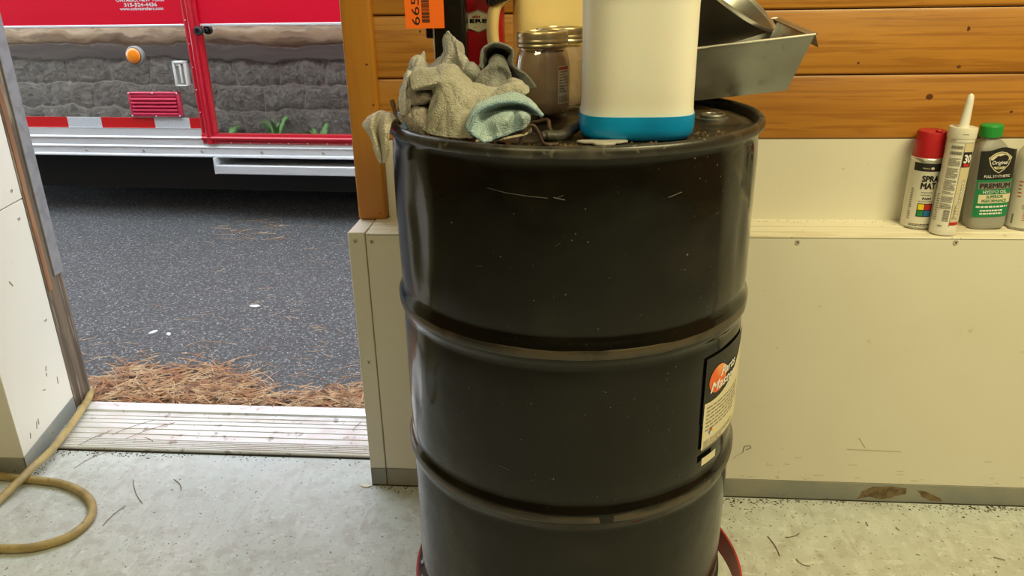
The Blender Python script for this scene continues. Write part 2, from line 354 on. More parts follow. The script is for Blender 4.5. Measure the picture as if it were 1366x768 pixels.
M['canwhite'] = mat('can_white_paint', (0.72,0.70,0.62), 0.32, layers=[(14, 4, 0.6, 0.75, (0.55,0.50,0.40), 0.5)])
M['cangrey'] = mat('can_pale_grey', (0.60,0.585,0.52), 0.34, layers=[(20, 4, 0.55, 0.7, (0.50,0.47,0.40), 0.5)])
M['tin'] = mat('tinplate', (0.66,0.65,0.60), 0.3, metal=0.9)
M['redcap'] = mat('red_cap', (0.44,0.012,0.018), 0.38)
M['greencap'] = mat('green_cap', (0.015,0.29,0.045), 0.42)
M['silverplastic'] = mat('silver_grey_plastic', (0.33,0.33,0.305), 0.38, metal=0.15)
M['ceil'] = mat('ceiling_boards', (0.42,0.36,0.26), 0.7, layers=[(4, 4, 0.4, 0.6, (0.36,0.30,0.20), 0.7)])
M['roomwall'] = mat('workshop_boarding', (0.34,0.20,0.085), 0.6, layers=[(4, 5, 0.4, 0.6, (0.27,0.145,0.055), 0.8, (0.6,4,4))])
M['lampwhite'] = mat('fixture_enamel', (0.8,0.8,0.78), 0.4)
M['darkbody'] = mat('trailer_underside_and_shade', (0.02,0.02,0.02), 0.8)

# ================================================================== the setting
YF, YU, LEDGE = 1.641, 1.760, 0.686
def struct(o): o['kind'] = 'structure'; return o

floor = struct(MB().box(-4, 3.5, -4.5, 2.0, -0.14, 0).build('floor', M['floor'], bevel=None))
tag(floor, 'worn pale blue-grey painted concrete floor', 'floor')
ground = struct(MB().box(-30, 30, 2.0, 40, -0.3, -0.03).build('ground', M['asphalt']))
tag(ground, 'dark grey asphalt yard outside the open doorway', 'asphalt')
ceiling = struct(MB().box(-4, 3.5, -4.5, 2.0, 2.62, 2.75).build('ceiling', M['ceil']))
tag(ceiling, 'boarded workshop ceiling above the frame', 'ceiling')
tag(struct(MB().box(3.5, 3.65, -4.6, 2.0, -0.14, 2.75).build('wall_right', M['roomwall'])), 'boarded wall of the workshop right of the frame', 'wall')
tag(struct(MB().box(-4.15, 3.65, -4.65, -4.5, -0.14, 2.75).build('wall_rear', M['roomwall'])), 'boarded workshop wall behind the camera', 'wall')
tag(struct(MB().box(-4.15, -4, -4.6, 2.0, -0.14, 2.75).build('wall_left', M['roomwall'])), 'boarded wall of the workshop left of the frame', 'wall')

# --- front wall right of the doorway: knee wall with white panels and ledge, pine boarding above
wf = struct(MB().box(-0.509, 3.5, YF+0.004, 1.985, 0, LEDGE-0.006).build('wall_front', M['mortar']))
tag(wf, 'low white panelled knee wall with a narrow ledge right of the doorway', 'wall')
def slab(name, m, parent, *b, bev=0.0012): return MB().box(*b).build(name, m, parent, bevel=(bev, 1))
slab('panel', M['panel'], wf, -0.512, -0.4725, YF, YF+0.006, 0.0525, LEDGE-0.0035)
slab('panel', M['panel'], wf, -0.4700, 1.80, YF, YF+0.006, 0.0535, LEDGE-0.0035)
slab('panel', M['panel'], wf, 1.803, 3.5, YF, YF+0.006, 0.0535, LEDGE-0.0035)
slab('reveal_panel', M['panel'], wf, -0.5125, -0.5075, YF+0.004, 1.985, 0.0, LEDGE-0.002)
slab('ledge_board', M['panel'], wf, -0.512, -0.4725, YF, YU+0.02, LEDGE-0.006, LEDGE)
slab('ledge_board', M['ledge'], wf, -0.4700, 3.5, YF, YF+0.033, LEDGE-0.007, LEDGE-0.0015)
slab('ledge_board', M['ledge'], wf, -0.4700, 3.5, YF+0.0335, YF+0.068, LEDGE-0.007, LEDGE)
slab('ledge_board', M['ledge'], wf, -0.4700, 3.5, YF+0.0690, YU+0.004, LEDGE-0.007, LEDGE+0.002)
bb = struct(slab('baseboard_front', M['base'], None, -0.4700, 3.5, YF-0.0006, YF+0.006, 0, 0.0530, bev=0.0006))
tag(bb, 'grey painted base strip along the bottom of the white knee wall', 'baseboard')
slab('base_piece', M['base'], bb, -0.5122, -0.4725, YF-0.0006, YF+0.006, 0, 0.0520, bev=0.0006)
slab('floor_joint', M['dark'], bb, -0.5122, 3.5, YF-0.0022, YF, 0, 0.0026, bev=0.0004)
# knocked-out patches of the base strip, bare board behind
def patch(name, pts, parent, y=YF-0.0012):
    out = []
    for i in range(len(pts)):
        a, b = pts[i], pts[(i+1) % len(pts)]
        for k in range(4):
            t = k/4; x = a[0]+(b[0]-a[0])*t; z = a[1]+(b[1]-a[1])*t
            out.append((x+rnd.uniform(-.0022,.0022), z+rnd.uniform(-.0016,.0016)))
    return MB().prism(out, lambda a, b, d: (a, d, b), y, YF+0.003).build(name, M['plaster'], parent, smooth=False)
patch('bare_patch', [(0.708,0.006),(0.720,0.030),(0.742,0.044),(0.772,0.047),(0.822,0.043),(0.822,0.026),(0.790,0.016),(0.768,0.008),(0.738,0.015)], bb)
patch('bare_patch', [(0.846,0.036),(0.866,0.037),(0.898,0.020),(0.912,0.009),(0.885,0.009),(0.864,0.018)], bb)
# screws
scm = MB().lathe([(0.0, -0.001), (0.0052, -0.0008), (0.0058, 0.0004), (0.0050, 0.0018), (0.0020, 0.0024), (0.0016, 0.0010), (0.0, 0.0010)], 14, cap0=False, cap1=False)
scm.lathe([(0.0015, 0.0022), (0.0, 0.0022)], 8, cap0=False, cap1=False)
scm = scm.mesh('screw', M['screw'])
socket = MB().lathe([(0.0019, 0.0), (0.0019, 0.0026)], 8).mesh('socket', M['dark'])
def screw(parent, x, z, y=YF, rot=(R(90), 0, 0)):
    s = inst('screw', scm, parent, (x, y, z), rot); inst('socket', socket, s)
for x, z in ((-0.4952,0.6648),(-0.457,0.6634),(-0.4905,0.357),(0.4886,0.6714),(0.8188,0.6739),(1.15,0.673),(1.5,0.673),(-0.1,0.668),(0.16,0.67)): screw(wf, x, z)
# pencil and scuff marks on the panel
mk = MB()
mk.tube([(0.4207, 1.6405, 0.1321), (0.4228, 1.6405, 0.1494), (0.4368, 1.6405, 0.152), (0.4392, 1.6405, 0.1456), (0.4273, 1.6405, 0.1388)], 0.0009, 5)
mk.build('pencil_mark', M['inkgrey'], wf); mk = MB()
mk.tube([(0.3989, 1.6405, 0.1141), (0.419, 1.6405, 0.1321)], 0.0005, 4)
mk.tube([(0.6654, 1.6405, 0.1491), (0.7913, 1.6405, 0.147)], 0.0007, 4)
mk.tube([(0.6888, 1.6405, 0.1814), (0.7066, 1.6405, 0.1547)], 0.0005, 4)
for a in range(26):
    x = rnd.uniform(0.42, 1.12); z = 0.056+abs(rnd.gauss(0, 0.035)); w = rnd.uniform(0.003, 0.02)
    mk.tube([(x, 1.6408, z), (x+w, 1.6408, z+rnd.uniform(-.002,.002))], rnd.uniform(0.0003, 0.0006), 4)
mk.build('scuff_mark', M['scuff'], wf)

wu = struct(MB().box(-0.443, 3.5, YU+0.016, 1.985, LEDGE-0.006, 2.62).build('wall_front_upper', M['skirtboard']))
tag(wu, 'varnished pine boarding above a white strip behind the drum', 'wall')
slab('panel', M['panel'], wu, -0.443, 3.5, YU, YU+0.018, LEDGE-0.003, 0.874)
seams = [0.8735, 1.0115, 1.1455] + [1.1455+0.1345*k for k in range(1, 12)]
for k in range(len(seams)-1):
    z0, z1 = seams[k]+0.0012, min(seams[k+1]-0.0012, 2.619)
    if z1-z0 < 0.02: continue
    h = z1-z0
    pl = MB().prism([(0.0,0.0),(-0.004,0.0035),(-0.004,h-0.006),(-0.001,h),(0.012,h),(0.012,0.0)], lambda a, b, d: (d, a, b), -0.002, 3.94)
    o = pl.build('plank', M['pine'], wu, loc=(-0.441, YU+0.001, z0))
km = MB().lathe([(1.0, -0.5), (1.0, 0.3), (0.7, 0.5), (0.0, 0.5)], 18, cap1=False).mesh('knot', M['knot'])
for (x, z, rx, rz) in [(0.7615, 0.9646, 0.0075, 0.006), (0.9364, 0.9319, 0.0035, 0.0025), (0.8103, 1.0265, 0.0045, 0.0032), (0.8138, 1.1033, 0.005, 0.0045), (0.6027, 1.0362, 0.003, 0.0022), (-0.3407, 1.112, 0.003, 0.0025)]:
    inst('knot', km, wu, (x, YU-0.0031, z), (R(90), 0, rnd.uniform(-.4,.4)), (rx, rz, 0.0006))
post = struct(MB().box(-0.512, -0.443, 1.740, 1.985, LEDGE+0.001, 2.1).build('trim_1', M['pine_post'], bevel=(0.007, 3)))
tag(post, 'varnished pine door post standing on the ledge', 'door post')
inst('knot', km, post, (-0.4534, 1.7398, 0.9566), (R(90),0,0), (0.0022,0.0022,0.0006))
inst('knot', km, post, (-0.4611, 1.7398, 1.0449), (R(90),0,0), (0.0030,0.0022,0.0006))
inst('knot', km, post, (-0.4583, 1.7398, 0.7041), (R(90),0,0), (0.0016,0.0012,0.0006))
tag(struct(MB().box(-1.6, -0.443, 1.76, 1.985, 2.1, 2.62).build('wall_front_header', M['roomwall'])), 'boarded wall over the doorway, above the frame', 'wall')

# --- front wall left of the doorway, with a splayed reveal
def xr(y): return -1.445-(y-1.63)*0.2094
wl = MB().prism([(-4,1.634),(-1.449,1.634),(-1.5165,1.95),(-1.5165,1.985),(-4,1.985)], lambda a, b, d: (a, b, d), 0, 2.62).build('wall_front_left', M['mortar'])
struct(wl); tag(wl, 'white panelled wall end left of the doorway with a splayed reveal', 'wall')
def rpanel(name, m, parent, y0, y1, z0, z1, th=0.004, proud=0.0):
    return MB().prism([(xr(y0)+proud, y0), (xr(y1)+proud, y1), (xr(y1)-th, y1), (xr(y0)-th, y0)], lambda a, b, d: (a, b, d), z0, z1).build(name, m, parent, bevel=(0.001, 1))
rpanel('reveal_panel', M['panel'], wl, 1.630, 1.950, 0.060, 0.678)
rpanel('reveal_panel', M['panel'], wl, 1.630, 1.950, 0.681, 2.1)
slab('panel', M['panel'], wl, -4, -1.4475, 1.630, 1.635, 0.056, 0.70)
slab('panel', M['panel'], wl, -4, -1.4475, 1.630, 1.635, 0.703, 2.62)
bl = rpanel('baseboard_left', M['base'], None, 1.6294, 1.950, 0, 0.060, proud=0.0006)
struct(bl); tag(bl, 'grey base strip along the left door reveal', 'baseboard')
slab('base_piece', M['base'], bl, -4, -1.4452, 1.6294, 1.6352, 0, 0.0560, bev=0.0006)
for y, z in ((1.905,0.714),(1.905,0.636),(1.905,0.335)):
    screw(wl, xr(y)+0.0002, z, y, (0, R(90), R(11.8)))
rm = MB()
for (y, z, dy, dz) in ((1.838,0.205,.008,.012),(1.836,0.190,.003,.010),(1.80,0.165,.012,-.004),(1.72,0.09,.008,.018),(1.735,0.095,.003,.016),(1.68,.085,.006,.014),(1.78,.5,.012,-.016),(1.885,.14,.004,.02)):
    rm.tube([(xr(y)+.0003, y, z), (xr(y+dy)+.0003, y+dy, z+dz)], 0.0016, 5)
rm.build('scuff_mark', M['inkgrey'], wl)

jamb = struct(MB().box(-1.62, -1.512, 1.953, 2.035, -0.03, 2.1).build('trim_2', M['oldwood'], bevel=(0.003, 2)))
tag(jamb, 'weathered brown wooden door jamb at the left of the doorway', 'door jamb')
slab('edge_strip', M['jambred'], jamb, -1.5125, -1.5095, 1.958, 1.976, 0.40, 2.1)
slab('weather_strip', M['jambgrey'], jamb, -1.5125, -1.5065, 1.994, 2.0365, 0.435, 2.1)
slab('gap_seal', M['dark'], jamb, -1.530, -1.5135, 1.9495, 1.9535, 0.0, 2.1)

# --- exterior face of the building (seen mirrored in the trailer's polished skin): split-face blocks, skirt board, half-log siding
wx = struct(MB().box(-13, -1.62, 1.985, 2.012, -0.3, 3.3).build('wall_exterior', M['mortar']))
tag(wx, 'outside of the building, split-face blocks below log siding, mirrored in the trailer', 'wall')
wx2 = struct(MB().box(-0.5, 3.6, 1.985, 2.012, -0.3, 3.3).build('wall_exterior_right', M['mortar']))
tag(wx2, 'outside of the building right of the doorway, blocks below log siding', 'wall')
bms = []
for k in range(4):
    rows = []
    for i in range(7):
        row = []
        for j in range(11):
            x = 0.39*(j/10-0.5); z = 0.19*(i/6-0.5)
            edge = min(j, 10-j, i, 6-i)
            d = 0.0 if edge == 0 else 0.018+0.022*noise.noise(Vector((x*14+k*9, z*14, k*3)))+0.012*noise.noise(Vector((x*40+k*5, z*40, 2)))
            row.append((x, d if edge else 0.004, z))
        rows.append(row)
    g = MB().grid(rows)
    g.add([(-0.195,0.004,-0.095),(0.195,0.004,-0.095),(0.195,0.004,0.095),(-0.195,0.004,0.095),(-0.195,-0.02,-0.095),(0.195,-0.02,-0.095),(0.195,-0.02,0.095),(-0.195,-0.02,0.095)],
          [(0,1,5,4),(1,2,6,5),(2,3,7,6),(3,0,4,7)])
    bms.append(g.mesh('block', M['block'], angle=60))
for c in range(4):
    z = -0.13+0.2*c+0.1
    for par, xa, xb in ((wx, -12.6, -1.66), (wx2, -0.31, 1.2)):
        x = xb-0.2-(0.2 if c % 2 else 0)
        while x > xa:
            inst('block', rnd.choice(bms), par, (x, 2.0125, z)); x -= 0.4
for par, xa, xb in ((wx, -13, -1.62), (wx2, -0.5, 3.6)):
    MB().box(xa, xb, 2.0, 2.05, 0.675, 0.79).build('skirt_board', M['skirtboard'], par, bevel=(0.004, 1))
    lg = MB().prism([(0.0,0.0)]+[(0.05*math.sin(math.pi*t/8)**0.6, 0.165*t/8) for t in range(1, 8)]+[(0.0,0.165)], lambda a, b, d: (d, a, b), 0, xb-xa).mesh('log', M['log'])
    for k in range(14): inst('log', lg, par, (xa, 2.012, 0.795+0.167*k))

# --- aluminium threshold
prof = [(1.757,-0.004),(1.757,0.009),(1.7595,0.0115)]
y = 1.763
for k in range(5): prof += [(y,0.0095),(y+0.0035,0.0095),(y+0.0045,0.0120),(y+0.0075,0.0120)]; y += 0.0088
for k in range(3): prof += [(y,0.0100),(y+0.021,0.0104),(y+0.0225,0.0128),(y+0.0265,0.0128),(y+0.028,0.0104)]; y += 0.0285
for k in range(2): prof += [(y,0.0100),(y+0.014,0.0104),(y+0.0150,0.0128),(y+0.0180,0.0128)]; y += 0.0190
prof += [(1.948,0.0105),(1.951,0.0170),(1.962,0.0200),(1.984,0.0190),(1.988,0.0150),(1.988,-0.020)]
th = MB(); n = len(prof)
vv = [(xr(min(p[0],1.95))+0.001, p[0], p[1]) for p in prof]+[(-0.5135, p[0], p[1]) for p in prof]
th.add(vv, [(i, i+1, n+i+1, n+i) for i in range(n-1)]+[tuple(range(n-1,-1,-1)), tuple(range(n, 2*n))])
tho = th.build('threshold', M['alu'], angle=20)
tag(tho, 'ribbed aluminium door threshold at the open doorway', 'threshold')
slab('front_shade_strip', M['dark'], tho, -1.463, -0.5135, 1.7535, 1.757, 0.0, 0.0035, bev=0.0003)  # dark strip painting in the shade line below the threshold's front edge
slab('back_edge', M['mill'], tho, -1.508, -0.5135, 1.9885, 2.004, -0.03, 0.012)

# ================================================================== the trailer outside
T = thing('trailer', 'red enclosed trailer with polished metal lower skin parked outside', 'trailer', (-1.3, 4.05, 0), (0, 0, R(-4.0)))
MB().box(-3.2, 2.6, 0.014, 2.35, 0.36, 2.4).build('body', M['red'], T, bevel=(0.02, 2))
MB().box(-3.15, 2.55, 0.22, 2.2, 0.10, 0.359).build('shade_underframe', M['darkbody'], T)  # added depth and dark face stand in for shade under the trailer
MB().box(-3.15, 2.55, 0.016, 2.3, 0.346, 0.3595).build('floor_pan', M['darkbody'], T)
MB().box(-3.15, 2.55, 2.28, 2.32, -0.02, 0.359).build('light_block_skirt', M['darkbody'], T)  # added panel down to the ground, blocks light from behind the trailer
slab('upper_panel', M['red'], T, -3.19, -0.726, 0.0, 0.02, 1.041, 2.36)
slab('upper_panel', M['red'], T, -0.652, 0.22, 0.0, 0.02, 1.041, 2.2)
slab('upper_panel', M['red'], T, 0.292, 2.59, 0.0, 0.02, 1.041, 2.36)
def mirror(u0, u1, z0, z1):
    nu = max(2, int((u1-u0)/0.06)); nz = 8
    rows = [[(u0+(u1-u0)*j/nu, 0.002, z0+(z1-z0)*i/nz) for j in range(nu+1)] for i in range(nz+1)]
    g = MB().grid(rows)
    g.add([(u0,0.002,z0),(u1,0.002,z0),(u1,0.002,z1),(u0,0.002,z1),(u0,0.016,z0),(u1,0.016,z0),(u1,0.016,z1),(u0,0.016,z1)], [(0,4,5,1),(1,5,6,2),(2,6,7,3),(3,7,4,0)])
    return g.build('mirror_panel', M['mirror'], T)
mirror(-3.19, -0.726, 0.556, 1.027); mirror(-0.652, 0.22, 0.472, 1.027); mirror(0.292, 2.59, 0.556, 1.027)
for a, b in ((-3.19,-0.726),(-0.652,0.22),(0.292,2.59)): slab('trim_strip', M['mill'], T, a, b, -0.004, 0.012, 1.027, 1.041, bev=0.003)
# reflective tape
edges = [-3.13,-2.92,-2.60,-2.39,-2.07,-1.862,-1.54,-1.332,-1.011,-0.803]
cols = ['tape_red','tape_white']
for k in range(len(edges)-1):
    red = (k % 2 == 1)
    slab('reflective_tape', M['tape_red' if red else 'tape_white'], T, edges[k], edges[k+1], 0.0, 0.012, 0.4985, 0.556, bev=0.0005)
slab('reflective_tape', M['tape_red'], T, -0.803, -0.727, 0.0, 0.012, 0.4985, 0.556, bev=0.0005)
# lower rail with ribs
rp = [(0.012,0.343),(-0.018,0.343),(-0.022,0.348),(-0.020,0.354),(-0.010,0.358),(-0.008,0.390),(-0.012,0.3935),(-0.014,0.398),(-0.010,0.4025),(-0.007,0.406),(-0.006,0.440),(-0.011,0.4435),(-0.013,0.448),(-0.009,0.4525),(-0.005,0.456),(-0.004,0.494),(-0.006,0.498),(0.012,0.498)]
for a, b, top in ((-3.2, -0.738, 18), (0.302, 2.6, 18)):
    MB().prism([(p[0], p[1]) for p in rp], lambda p, q, d: (d, p, q), a, b).build('lower_rail', M['mill'], T, angle=20)
rp2 = [p for p in rp if p[1] < 0.404]+[(-0.007,0.418),(0.012,0.418)]
MB().prism(rp2, lambda p, q, d: (d, p, q), -0.7378, 0.3018).build('lower_rail', M['mill'], T, angle=20)
for k in range(-4, 6):
    inst('screw', scm, T, (-0.752+0.351*k, -0.0092, 0.374), (R(90),0,0), (1.7,1.7,1.7))
# door frame
def stile(u0, u1, z0, z1):
    w = u1-u0
    pr = [(0,0.012),(0,-0.010),(0.10*w,-0.013),(0.20*w,-0.010),(0.30*w,-0.009),(0.36*w,-0.022),(0.44*w,-0.027),(0.62*w,-0.027),(0.70*w,-0.020),(0.80*w,-0.018),(0.9*w,-0.022),(w,-0.016),(w,0.012)]
    return MB().prism(pr, lambda a, b, d: (u0+a, b, d), z0, z1).build('door_frame', M['redframe'], T, angle=25)
stile(-0.736, -0.652, 0.418, 2.25); stile(0.22, 0.30, 0.418, 2.25)
pr = [(0.418,0.012),(0.418,-0.012),(0.424,-0.016),(0.430,-0.013),(0.436,-0.013),(0.441,-0.026),(0.452,-0.028),(0.458,-0.022),(0.464,-0.020),(0.472,-0.018),(0.472,0.012)]
MB().prism(pr, lambda a, b, d: (d, b, a), -0.734, 0.298).build('door_frame', M['redframe'], T, angle=25)
rv = MB().lathe([(0.0035,0),(0.003,0.0015),(0.0,0.002)], 8, cap1=False).mesh('rivet', M['tape_white'])
for k in range(12): inst('rivet', rv, T, (-0.7240, -0.0125, 0.47+0.118*k), (R(90),0,0))
for k in range(9): inst('rivet', rv, T, (-0.68+0.11*k, -0.0155, 0.4245), (R(90),0,0))
kb = MB().lathe([(0.012,0),(0.012,0.025),(0.021,0.026),(0.023,0.032),(0.023,0.050),(0.019,0.055),(0.010,0.055),(0.009,0.046),(0.0,0.046)], 20, cap1=False).build('holdback_knob', M['blackrub'], T, loc=(-0.640,-0.006,1.008)); kb.rotation_euler = (R(90),0,0)
# marker light
ml = MB().lathe([(0.048,0.0),(0.050,0.006),(0.048,0.012),(0.0425,0.015),(0.042,0.010)], 36, cap0=True, cap1=False).build('marker_light', M['plasticgrey'], T, loc=(-1.052,0.001,0.884)); ml.rotation_euler = (R(90),0,0)
MB().lathe([(0.0430,0.008),(0.0430,0.016),(0.0405,0.017),(0.0400,0.010)], 36, cap0=False, cap1=False).build('gasket', M['blackrub'], ml)
MB().lathe([(0.0402,0.008),(0.0402,0.020),(0.036,0.026),(0.022,0.031),(0.0,0.033)], 36, cap1=False).build('lens', M['amber'], ml)
# recessed latch plate
lp = MB(); u0, u1, z0, z1 = -0.843, -0.764, 0.724, 0.856
for b in ((u0,u1,z1-0.014,z1),(u0,u1,z0,z0+0.008),(u0,u0+0.012,z0,z1),(u1-0.016,u1,z0,z1)): lp.box(b[0],b[1],-0.012,0.01,b[2],b[3])
lo = lp.build('latch_plate', M['plasticwhite'], T, bevel=(0.003,1))
slab('recess', M['plasticgrey'], lo, u0+0.01, u1-0.014, -0.002, 0.012, z0+0.006, z1-0.012)
slab('pull', M['plasticwhite'], lo, u0+0.036, u0+0.046, -0.010, 0.0, z0+0.016, z1-0.016, bev=0.002)
slab('pull', M['plasticwhite'], lo, u0+0.018, u0+0.046, -0.009, 0.0, z1-0.026, z1-0.018, bev=0.002)
# louvred vent
u0, u1, z0, z1 = -1.134, -0.836, 0.562, 0.694
vb = MB()
for b in ((u0,u1,z1-0.012,z1),(u0,u1,z0,z0+0.010),(u0,u0+0.014,z0,z1),(u1-0.014,u1,z0,z1)): vb.box(b[0],b[1],-0.014,0.008,b[2],b[3])
ve = vb.build('vent', M['pink'], T, bevel=(0.003,1))
slab('vent_back', M['redframe'], ve, u0+0.01, u1-0.01, 0.0, 0.012, z0+0.006, z1-0.008)
lv = MB().prism([(0.002,0),(-0.016,-0.003),(-0.016,0.003),(-0.004,0.013),(0.002,0.014)], lambda a, b, d: (d, a, b), u0+0.016, u1-0.016).mesh('louver', M['pink'], angle=25)
for k in range(5): inst('louver', lv, ve, (0,0,z0+0.014+0.0195*k))
slab('louver_cap', M['pink'], ve, u0+0.016, u1-0.016, -0.012, 0.002, z1-0.026, z1-0.013, bev=0.002)
for px, pz in ((u0+0.008,z0+0.006),(u1-0.008,z0+0.006),(u0+0.008,z1-0.006),(u1-0.008,z1-0.006),((u0+u1)/2,z1-0.005),((u0+u1)/2,z0+0.004)): inst('rivet', rv, ve, (px,-0.0145,pz), (R(90),0,0), (1.4,1.4,1.4))
# pull-out step under the door
st = MB().box(-0.672, 0.95, -0.045, -0.030, 0.256, 0.306).build('step', M['mill'], T, bevel=(0.004,1))
slab('step_deck', M['mill'], st, -0.665, 0.94, -0.030, 0.20, 0.288, 0.300)
slab('step_bracket', M['mill'], st, -0.676, -0.664, -0.045, 0.16, 0.256, 0.345)
slab('step_bracket', M['mill'], st, 0.94, 0.952, -0.045, 0.16, 0.256, 0.345)
# lettering
fl = lambda a, b: (a, -0.0006, b)
tx = MB()
put_text(tx, 'ONTARIO, NEW YORK', -0.966, 1.1605, 0.272, 0.0175, fl, bold=0.0011)
put_text(tx, '315-524-4436', -0.968, 1.1385, 0.184, 0.0165, fl, bold=0.0011)
put_text(tx, 'www.cobratrailers.com', -0.966, 1.1190, 0.246, 0.0135, fl, bold=0.0009)
tx.build('lettering', M['white'], T, smooth=False)
# wheels on the far run of the body
for u in (1.35, 2.05):
    for yy in (0.06, 2.10):
        w = MB().lathe([(0.19,-0.1),(0.30,-0.1),(0.325,-0.08),(0.325,0.08),(0.30,0.1),(0.19,0.1)], 40, cap0=False, cap1=False).build('wheel', M['blackrub'], T, loc=(u, yy+0.1, 0.295)); w.rotation_euler = (R(90),0,0)
        MB().lathe([(0.0,-0.03),(0.08,-0.03),(0.12,0.0),(0.17,0.02),(0.20,0.09),(0.20,-0.09)], 32, cap0=False, cap1=False).build('wheel_rim', M['mill'], w)

# ================================================================== the drum
DX, DY, DZ = -0.003, 1.263, 0.1415
LIDZ = DZ+0.857
D = thing('steel_drum', 'tall black steel drum with two rolling hoops, loaded with workshop clutter', 'drum', (DX, DY, DZ))
BR = 0.2915
def hoopprof(zc):
    return [(BR,zc-0.040),(BR-0.0016,zc-0.030),(BR-0.0018,zc-0.024),(BR+0.0010,zc-0.0165),(BR+0.0046,zc-0.0105),(BR+0.0052,zc-0.006),(BR+0.0052,zc+0.006),(BR+0.0046,zc+0.0105),(BR+0.0010,zc+0.0165),(BR-0.0018,zc+0.024),(BR-0.0016,zc+0.030),(BR,zc+0.040)]
H1, H2 = 0.5799, 0.3004
pf = [(BR-0.006,0.0),(BR+0.004,0.003),(BR+0.004,0.014),(BR-0.001,0.018),(BR,0.03)]
def fillz(a, b, n): return [(BR, a+(b-a)*k/n) for k in range(1, n)]
pf += fillz(0.03, H2-0.04, 6)+hoopprof(H2)+fillz(H2+0.04, H1-0.04, 6)+hoopprof(H1)+fillz(H1+0.04, 0.838, 8)+[(BR-0.0012,0.838),(BR-0.002,0.846),(BR-0.001,0.852),(BR+0.001,0.856)]
db = MB().lathe(pf, 168, cap0=True, cap1=False)
nv = []
for x, y, z in db.v:
    k = math.hypot(x, y); a = math.atan2(y, x)
    amp = min(1, max(0, (z-0.03)/0.05))*min(1, max(0, (0.85-z)/0.05))
    d = amp*(0.0016*noise.noise(Vector((math.cos(a)*2.4, math.sin(a)*2.4, z*5.5)))+0.0008*noise.noise(Vector((math.cos(a)*7, math.sin(a)*7, z*9+4))))
    # a long shallow dent below the rim on the doorway side, and a thumb dent between the hoops
    da = (a-R(-141))/0.10; d -= 0.0045*math.exp(-da*da-((z-0.72)/0.10)**2)
    da = (a-R(-150))/0.07; d -= 0.0030*math.exp(-da*da-((z-0.43)/0.035)**2)
    da = (a-R(-30))/0.06; d -= 0.0030*math.exp(-da*da-((z-0.70)/0.06)**2)
    if k > 0.1: nv.append((x*(k+d)/k, y*(k+d)/k, z))
    else: nv.append((x, y, z))
db.v = nv
db.build('drum_body', M['drum'], D, angle=50)
for hz in (H1, H2):
    MB().lathe([(BR+0.0046,hz-0.0075),(BR+0.0058,hz-0.0055),(BR+0.0058,hz+0.0055),(BR+0.0046,hz+0.0075)], 168, cap0=False, cap1=False).build('rolling_hoop', M['drumrub'], D, angle=60)
MB().lathe([(BR-0.001,0.854),(BR+0.004,0.8555),(BR+0.0062,0.859),(BR+0.0066,0.864),(BR+0.0052,0.869),(BR+0.0015,0.872),(BR-0.0025,0.8715),(BR-0.0050,0.868),(BR-0.0055,0.862),(BR-0.0055,0.855)], 168, cap0=False, cap1=False).build('rim', M['drumrim'], D, angle=60)
MB().lathe([(BR-0.004,0.852),(BR-0.006,0.8555),(BR-0.020,0.857),(BR-0.024,0.8590),(BR-0.034,0.8590),(BR-0.038,0.857),(0.10,0.857),(0.0,0.8572)], 120, cap0=False, cap1=False).build('lid', M['drumlid'], D)
MB().lathe([(0.026,0.0),(0.026,0.003),(0.0200,0.0035),(0.0200,0.0075),(0.0186,0.0090),(0.0160,0.0090),(0.0150,0.0070),(0.0150,0.004),(0.0,0.004)], 32, cap0=False, cap1=False).build('bung', M['steel'], D, loc=(0.2225, 0.002, 0.8572))
# paper label wrapped round the body
def wrap(r): return lambda a, b: (r*math.cos(R(a)), r*math.sin(R(a)), b-DZ)
lb = MB(); put_rect(lb, -45.4, -12, 0.560, 0.676, wrap(BR+0.0024), 24); lo = lb.build('label', M['ink'], D)
lb = MB()
pts = [(-44.9,0.4995),(-44.9,0.5985)]+[(-44.9+k*3.0, 0.5985-0.002*k+0.0009*k*k) for k in range(1, 11)]+[(-12,0.4995)]
for k in range(10):
    a0 = -44.9+k*3.0; a1 = a0+3.0; t0 = 0.5985-0.002*k+0.0009*k*k; t1 = 0.5985-0.002*(k+1)+0.0009*(k+1)**2
    lb.add([wrap(BR+0.0030)(a0,0.5150),wrap(BR+0.0030)(a1,0.5150),wrap(BR+0.0030)(a1,min(t1,0.676)),wrap(BR+0.0030)(a0,min(t0,0.676))], [(0,1,2,3)])
lb.build('label_paper', M['labelcream'], lo)
lb = MB(); put_rect(lb, -44.4, -36.5, 0.4860, 0.5000, wrap(BR+0.0042), 6); lb.build('label_scrap', M['labelcream'], lo)
lb = MB(); put_rect(lb, -44.6, -16, 0.5130, 0.5146, wrap(BR+0.0034), 16); text_lines(lb, -43.5, -20, 0.545, 0.592, 7, wrap(BR+0.0034), rnd, 0.35); text_lines(lb, -44, -22, 0.5155, 0.5300, 5, wrap(BR+0.0034), rnd, 0.4)
lb.build('label_print', M['inkgrey'], lo)
lb = MB(); put_poly(lb, [(-38.2+5.2*math.cos(t*math.pi/14), 0.6320+0.0235*math.sin(t*math.pi/14)) for t in range(28)], wrap(BR+0.0031)); lb.build('label_disc', M['inkorange'], lo)
lb = MB()
put_text(lb, 'Parts', -31.5, 0.6400, 11, 0.0150, wrap(BR+0.0036), shear=0.3, bold=(0.15,0.0004))
put_text(lb, 'Master', -34.0, 0.6215, 17, 0.0165, wrap(BR+0.0037), shear=0.3, bold=(0.15,0.0004))
lb.build('label_lettering', M['white'], lo)
dm = [('inkred',0,1),('inkblue',-1,0),('inkyellow',1,0),('white',0,-1)]
